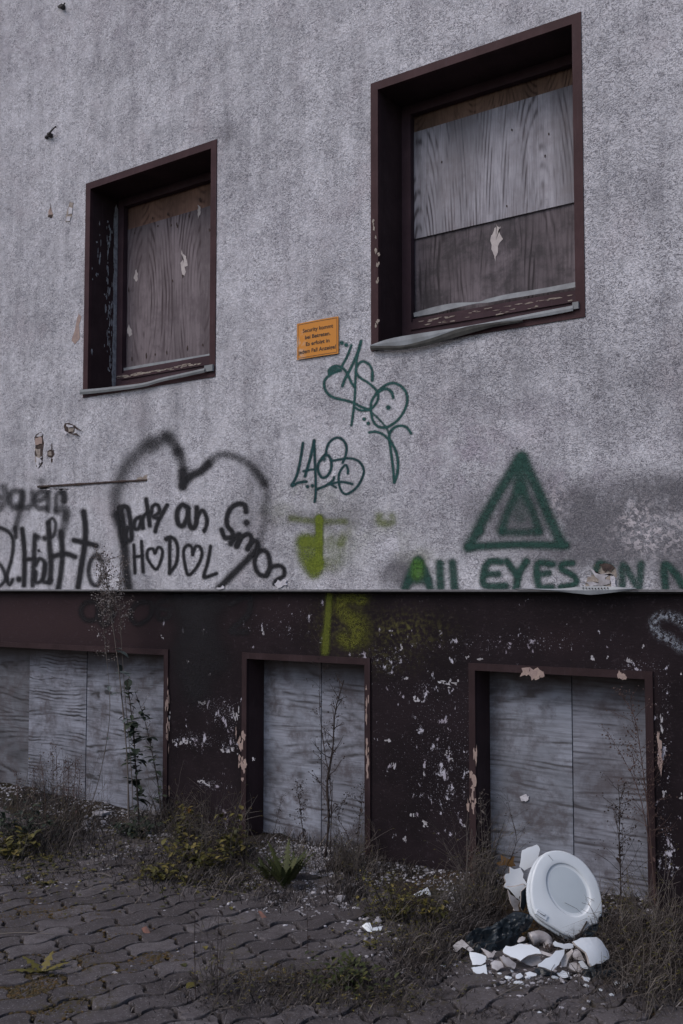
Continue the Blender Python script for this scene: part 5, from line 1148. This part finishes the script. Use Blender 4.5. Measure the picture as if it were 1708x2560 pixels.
rosette('thistle', 'second serrated green thistle just behind the first', gpt(735, 2200), 12, .22, .019, M['green_mid'], 2.2, 8, droop=.35)
rosette('thistle', 'smaller serrated green plant left of the tall thistle', gpt(670, 2200), 9, .17, .025, M['green_mid'], 1.6, 6, droop=.3)
rosette('dandelion', 'green leaf rosette on the paving at the lower left', gpt(*crop(0, 1950, 1.836)(195, 885)), 7, .13, .022, M['yellow_green'], .7, 4, droop=.2)
rosette('dandelion', 'small yellowing rosette in the rubble left of the white chunks', gpt(*c9(790, 1000)), 7, .07, .012, M['yellow_green'], .8, 4, droop=.3)
rosette('dandelion', 'small leaf rosette by the left edge of the paving', gpt(*crop(0, 1950, 1.836)(215, 480)), 7, .07, .016, M['yellow_green'], .7, 3, droop=.3)
rosette('dandelion', 'small leaf rosette low in the middle of the picture', gpt(*c9(690, 1130)), 9, .09, .014, M['green_mid'], 1.2, 4, droop=.3)
def bush(name, label, base_, n, rad, h, L, mat, stems=12, cat='bush', lw_=.4, group=None):
    root = empty(name, base_); tag(root, label, cat, group); m = MB(); s = MB(); b0 = np.array(base_)
    for k in range(stems):
        a = random.random()*6.28; r = rad*random.random()**.5; e = b0+np.array([cos(a)*r, sin(a)*r*.6, h*(.4+.7*random.random())]); mid_ = (b0+e)/2+rng.normal(size=3)*.02
        q = spline([b0+rng.normal(size=3)*[.02, .02, 0], mid_, e], 4); s.tube(q, .0018, .0008, 4, random.random())
        for j in range(n//stems):
            t_ = .15+.85*random.random(); p = q[int(t_*(len(q)-1))]+rng.normal(size=3)*.010; a2 = random.random()*6.28
            l_ = L*(.4+.9*random.random()); leafq(m, p, (cos(a2), sin(a2), random.gauss(.3, .5)), l_, l_*lw_, min(1, max(0, random.random()*(.5+.6*t_))))
    s.build('stems', M['weed_dark'], root); m.build('leaves', mat, root); return root
bush('shrub', 'low feathery green shrub at the foot of the brown wall between the basement windows', gpt(985, 2300)-np.array([0, 0, .02]), 800, .22, .22, .018, M['yellow_green'], 60, lw_=.35)
bush('shrub', 'small olive shrub right of the feathery green one', gpt(1080, 2310)-np.array([0, 0, .02]), 380, .15, .12, .024, M['yellow_green'], 26, lw_=.35)
bush('shrub', 'yellow green leafy shrub below the brown pier left of the thistle', gpt(500, 2170)-np.array([0, 0, .02]), 420, .34, .17, .036, M['yellow_green'], 60, lw_=.36)
bush('shrub', 'leafy shrub climbing the brown pier beside the left jamb', gpt(455, 2110), 220, .16, .24, .034, M['yellow_green'], 24, lw_=.36)
bush('shrub', 'olive leafy shrub near the jamb of the middle basement window', gpt(585, 2140), 220, .15, .26, .036, M['yellow_green'], 22, lw_=.36)
bush('shrub', 'low dark green plant in front of the far left boards', gpt(60, 2110), 420, .32, .20, .034, M['green_dark'], 32, lw_=.4)
bush('shrub', 'olive plant at the left picture edge beside the dead stalks', gpt(30, 2140), 260, .22, .13, .045, M['yellow_green'], 22, lw_=.4)
bush('shrub', 'dark leafy patch behind the left white chunks', gpt(340, 2090), 320, .22, .10, .035, M['green_dark'], 26, lw_=.4)
bush('shrub', 'low green weed on the soil in the lower middle', gpt(860, 2470), 360, .22, .10, .026, M['green_mid'], 26, lw_=.35)
bush('shrub', 'olive weed on the paving edge left of the pebbles', gpt(400, 2200), 200, .16, .07, .04, M['yellow_green'], 20, lw_=.3)
# orange flower
p = W(b1(872, 1035), -.05); fl = empty('marigold', (p[0], -.05, ground_z(p[0], -.05))); tag(fl, 'single small orange flower in front of the brown pier', 'flower')
m = MB(); m.tube(spline([ORG[fl], (ORG[fl]+p)/2+[.01, 0, 0], p], 4), .0015, .001, 4); m.build('stem', M['green_mid'], fl)
m = MB()
for k in range(9): a = 6.283*k/9; leafq(m, p, (cos(a), -.5, sin(a)*.5), .022, .006, random.random())
m.build('petals', M['orange'], fl)
# oak leaf on the boards
ol_ = [(255, 1455), (290, 1440), (285, 1395), (320, 1415), (350, 1428), (385, 1410), (375, 1445), (392, 1475), (360, 1482), (320, 1470), (280, 1478)]
c8 = crop(1150, 1640, 2.81)
shard('fallen_leaf', ol_, c8, W(c8(320, 1440), .12), nv(1, 0, .3), M['oak'], 'orange brown lobed leaf caught against the board above the ceramic heap', 'leaf', .001, .15, rim=M['oak'], jit=2)
lfp = crop(0, 1950, 1.836)
for i, (q, s_) in enumerate([((860, 965), .055), ((1040, 848), .02), ((970, 828), .025), ((165, 485), .03), ((240, 475), .03), ((940, 770), .03), ((1130, 520), .02), ((280, 835), .02), ((850, 865), .035), ((230, 910), .025), ((790, 375), .03), ((1065, 240), .03), ((520, 580), .02)]):
    p = gpt(*lfp(*q)); m = MB(); a = random.random()*6.28; leafq(m, p+[0, 0, .006], (cos(a), sin(a), .25), s_*1.2, s_*.45, random.random(), fold=.3)
    tag(m.build('fallen_leaf', M['yellow_green'], origin=p), 'curled yellow green fallen leaf lying on the paving stones or soil', 'leaf', 'fallen leaves on the ground')
# long pale dead stems lying on the ground
for (pa, pb_, lab) in [((240, 2187), (278, 2196), 'short white stick lying on the paving at the left'), ((80, 2186), (230, 2183), 'long pale dead stem lying on the soil at the left'), ((460, 2218), (640, 2245), 'long straw stem lying along the paving edge'), ((970, 2450), (1080, 2385), 'pale curved straw stem beside the broken ceramic'), ((1240, 2498), (1370, 2440), 'thin straw stem on the dark paving below the heap'), ((0, 2338), (135, 2342), 'pale straw stem at the left edge of the paving'), ((270, 2225), (400, 2130), 'straw stem leaning over the weeds at the left')]:
    a, b = gpt(*pa), gpt(*pb_); mid_ = (a+b)/2+[0, 0, .015]; m = MB(); m.tube(spline([a+[0, 0, .006], mid_, b+[0, 0, .01]], 5), .0035 if 'white' in lab else .0022, .0012, 5, .95)
    tag(m.build('straw_stalk', M['weed_grey']), lab, 'stick')

# ---- uncountable grass and ground cover
def blades(name, spots, mat, wd_=.0013, dead=True):
    Vs = []; Fs = []; Ts = []; n = 0
    for (cx, cy, rx, ry, cnt, hh, lean) in spots:
        for k in range(cnt):
            if cy < 0:                                    # a strip along the wall, in metres
                x = random.uniform(cx, rx); y = random.uniform(-.12, .03 if not any(a_ < x < b_ for a_, b_, *_ in OB) else .18)
                if nz(x, y, 1.7, 41) < -.1: continue
                p = np.array([x, y, ground_z(x, y)])
            else: p = gpt(cx+random.gauss(0, rx*.6), cy+random.gauss(0, ry*.6))
            a = random.random()*6.28; L = hh*(.35+.9*random.random()); d = np.array([cos(a)*lean, sin(a)*lean, 1]); d = d*(.5+random.random()*.5); tip = p+d/np.linalg.norm(d)*L
            bend = np.array([cos(a), sin(a), 0])*L*.35*random.random()*lean; md_ = (p+tip)/2-bend*.3+[0, 0, .1*L]; tip = tip+bend-[0, 0, L*.25*lean*random.random()]
            tip[2] = max(tip[2], p[2]+.003)
            s = np.array([-sin(a+.8), cos(a+.8), 0])*wd_*(.6+.9*random.random())
            Vs += [p-s, p+s, md_+s*.8, md_-s*.8, tip]; Fs += [(n, n+1, n+2, n+3), (n+3, n+2, n+4)]; Ts += [random.random()**2.2]*5; n += 5
    return tag(mk(name, Vs, Fs, mat, None, False, {'tint': Ts}, origin=(0, 0, 0)), kind='stuff')
blades('dead_grass', [(1580, 2360, 150, 60, 2600, .10, 1.2), (1650, 2450, 100, 60, 1500, .10, 1.3), (1620, 2320, 90, 30, 700, .08, 1.0), (1120, 2330, 70, 50, 1100, .11, .9), (1060, 2380, 80, 40, 900, .08, 1.1), (720, 2470, 240, 35, 1300, .05, 1.2),
                      (900, 2500, 220, 30, 700, .05, 1.2), (560, 2520, 180, 40, 400, .05, 1.2), (1000, 2440, 120, 40, 800, .06, 1.3), (880, 2240, 60, 30, 500, .10, .8), (860, 2160, 50, 30, 500, .12, .7), (560, 2180, 130, 50, 1400, .10, .9), (440, 2170, 120, 50, 900, .08, .9),
                      (130, 2110, 120, 40, 900, .14, .6), (60, 2180, 120, 40, 500, .06, 1), (300, 2160, 200, 40, 700, .05, 1.2), (700, 2250, 70, 30, 400, .07, 1), (1200, 2290, 60, 60, 700, .09, .8), (1215, 2210, 20, 30, 200, .16, .5), (1670, 2230, 30, 40, 300, .09, .8), (1500, 2330, 60, 20, 160, .06, 1), (1250, 2540, 300, 20, 400, .035, 1.3), (120, 2440, 120, 60, 350, .025, 1.2), (-3.4, -1, .8, 0, 2300, .09, .9), (.8, -1, 1.8, 0, 160, .07, .9), (-3.4, -1, -1.2, 0, 1200, .20, .5)], M['brush'], .0017)
blades('straw', [(1600, 2400, 130, 90, 1100, .17, 1.6), (1050, 2400, 90, 40, 120, .14, 1.6), (560, 2210, 160, 50, 150, .16, 1.3), (800, 2500, 260, 40, 200, .08, 1.5), (150, 2080, 90, 40, 200, .24, .5), (880, 2190, 70, 40, 130, .16, .9), (1180, 2260, 50, 60, 150, .14, .8), (300, 2180, 160, 30, 120, .12, 1.6), (1330, 2350, 30, 40, 20, .12, 1.2), (-3.4, -1, 1.8, 0, 300, .16, .9)], M['straw'], .0013)
m = MB()
for (cx, cy, rx, ry, cnt, L, mt) in [(500, 2180, 130, 50, 500, .022, 0), (80, 2150, 110, 40, 350, .024, 0), (620, 2190, 90, 40, 200, .020, 0), (300, 2110, 160, 30, 250, .018, 0), (1000, 2340, 120, 40, 350, .014, 0), (1150, 2370, 60, 40, 150, .013, 0), (850, 2480, 200, 40, 300, .012, 0), (1620, 2330, 90, 60, 200, .014, 0), (1560, 2270, 50, 25, 120, .016, 0), (200, 2230, 200, 40, 120, .016, 0)]:
    for k in range(cnt):
        p = gpt(cx+random.gauss(0, rx*.6), cy+random.gauss(0, ry*.6)); a = random.random()*6.28; l_ = L*(.5+random.random())
        leafq(m, p+[0, 0, random.random()*.02], (cos(a), sin(a), .5*random.random()), l_, l_*.4, random.random()**1.5, n=3)
tag(m.build('ground_cover', M['yellow_green'], origin=(0, 0, 0)), kind='stuff')
m = MB()
for (cx, cy, rx, ry, cnt) in [(60, 2440, 90, 60, 900), (240, 2430, 90, 40, 500), (260, 2400, 50, 15, 250), (200, 2480, 60, 20, 200), (80, 2200, 120, 30, 300), (700, 2450, 200, 40, 500), (130, 2290, 120, 30, 450), (60, 2500, 80, 40, 500), (320, 2330, 120, 30, 200), (60, 2260, 80, 30, 300), (380, 2395, 60, 15, 150)]:
    for k in range(cnt):
        p = gpt(cx+random.gauss(0, rx*.6), cy+random.gauss(0, ry*.6)); pebble(m, p, .004+.006*random.random(), random.random(), .5)
tag(m.build('moss', M['moss'], origin=(0, 0, 0)), kind='stuff')
m = MB()
for k in range(5200):                                    # litter: crumbs, bark bits
    cx, cy = random.choice([(520, 2200), (950, 2330), (1150, 2350), (1580, 2320), (250, 2130), (800, 2470), (1300, 2460), (740, 2230)])
    p = gpt(cx+random.gauss(0, 160), cy+random.gauss(0, 45)); a = random.random()*6.28; l_ = .006+.014*random.random()
    leafq(m, p+[0, 0, .003], (cos(a), sin(a), .2*random.gauss(0, 1)), l_, l_*.3, random.random(), n=2)
tag(m.build('leaf_litter', M['brush'], origin=(0, 0, 0)), kind='stuff')

m = MB(); lf = MB()
def tangle(cx, cy, rx, ry, cnt, hh, tn0=.0):
    for k in range(cnt):
        p = gpt(cx+random.gauss(0, rx*.6), cy+random.gauss(0, ry*.6)); a = random.random()*6.28; L = hh*(.35+.9*random.random())
        d = np.array([cos(a)*.35, sin(a)*.25, 1.]); d /= np.linalg.norm(d); q = [p-[0, 0, .01]]; tn = min(1, tn0+random.random()**1.5)
        for s_ in range(5): d = d+rng.normal(size=3)*[.16, .12, .08]; d /= np.linalg.norm(d); q.append(q[-1]+d*L/5)
        m.tube(q, .0016, .0006, 3, tn)
        for b_ in range(random.randrange(2, 7)):
            o_ = q[random.randrange(1, 5)]; d2 = d+rng.normal(size=3)*.7; d2[2] = abs(d2[2])*.6+.2; d2 /= np.linalg.norm(d2); l2 = L*.3*(.4+random.random()); e = o_+d2*l2
            m.tube([o_, (o_+e)/2+rng.normal(size=3)*.006, e], .0009, .0005, 3, tn)
            if random.random() < .6: leafq(lf, e, (d2[0], d2[1], .2), .008+.012*random.random(), .0035, random.random(), n=2)
for z in [(140, 2080, 90, 30, 70, .42, .0), (60, 2120, 60, 30, 40, .26), (500, 2140, 110, 40, 90, .34), (430, 2060, 30, 20, 22, .36), (590, 2150, 40, 30, 40, .36), (880, 2200, 50, 25, 60, .28), (740, 2180, 60, 20, 30, .18), (1190, 2260, 50, 40, 60, .34), (1215, 2180, 15, 30, 24, .36),
          (1620, 2340, 90, 60, 90, .26, .2), (1520, 2330, 60, 20, 14, .10, .2), (1050, 2380, 70, 40, 50, .14, .1), (330, 2120, 110, 30, 36, .2), (700, 2490, 220, 30, 45, .12), (540, 2480, 40, 60, 24, .26), (950, 2510, 160, 30, 40, .1), (1000, 2300, 80, 30, 40, .2), (1660, 2220, 30, 40, 30, .36), (1640, 2480, 80, 50, 60, .18, .2)]:
    tangle(*z)
tag(m.build('dead_stalks', M['weed_grey'], origin=(0, 0, 0)), kind='stuff')
tag(lf.build('withered_leaves', M['yellow_green'], origin=(0, 0, 0)), kind='stuff')
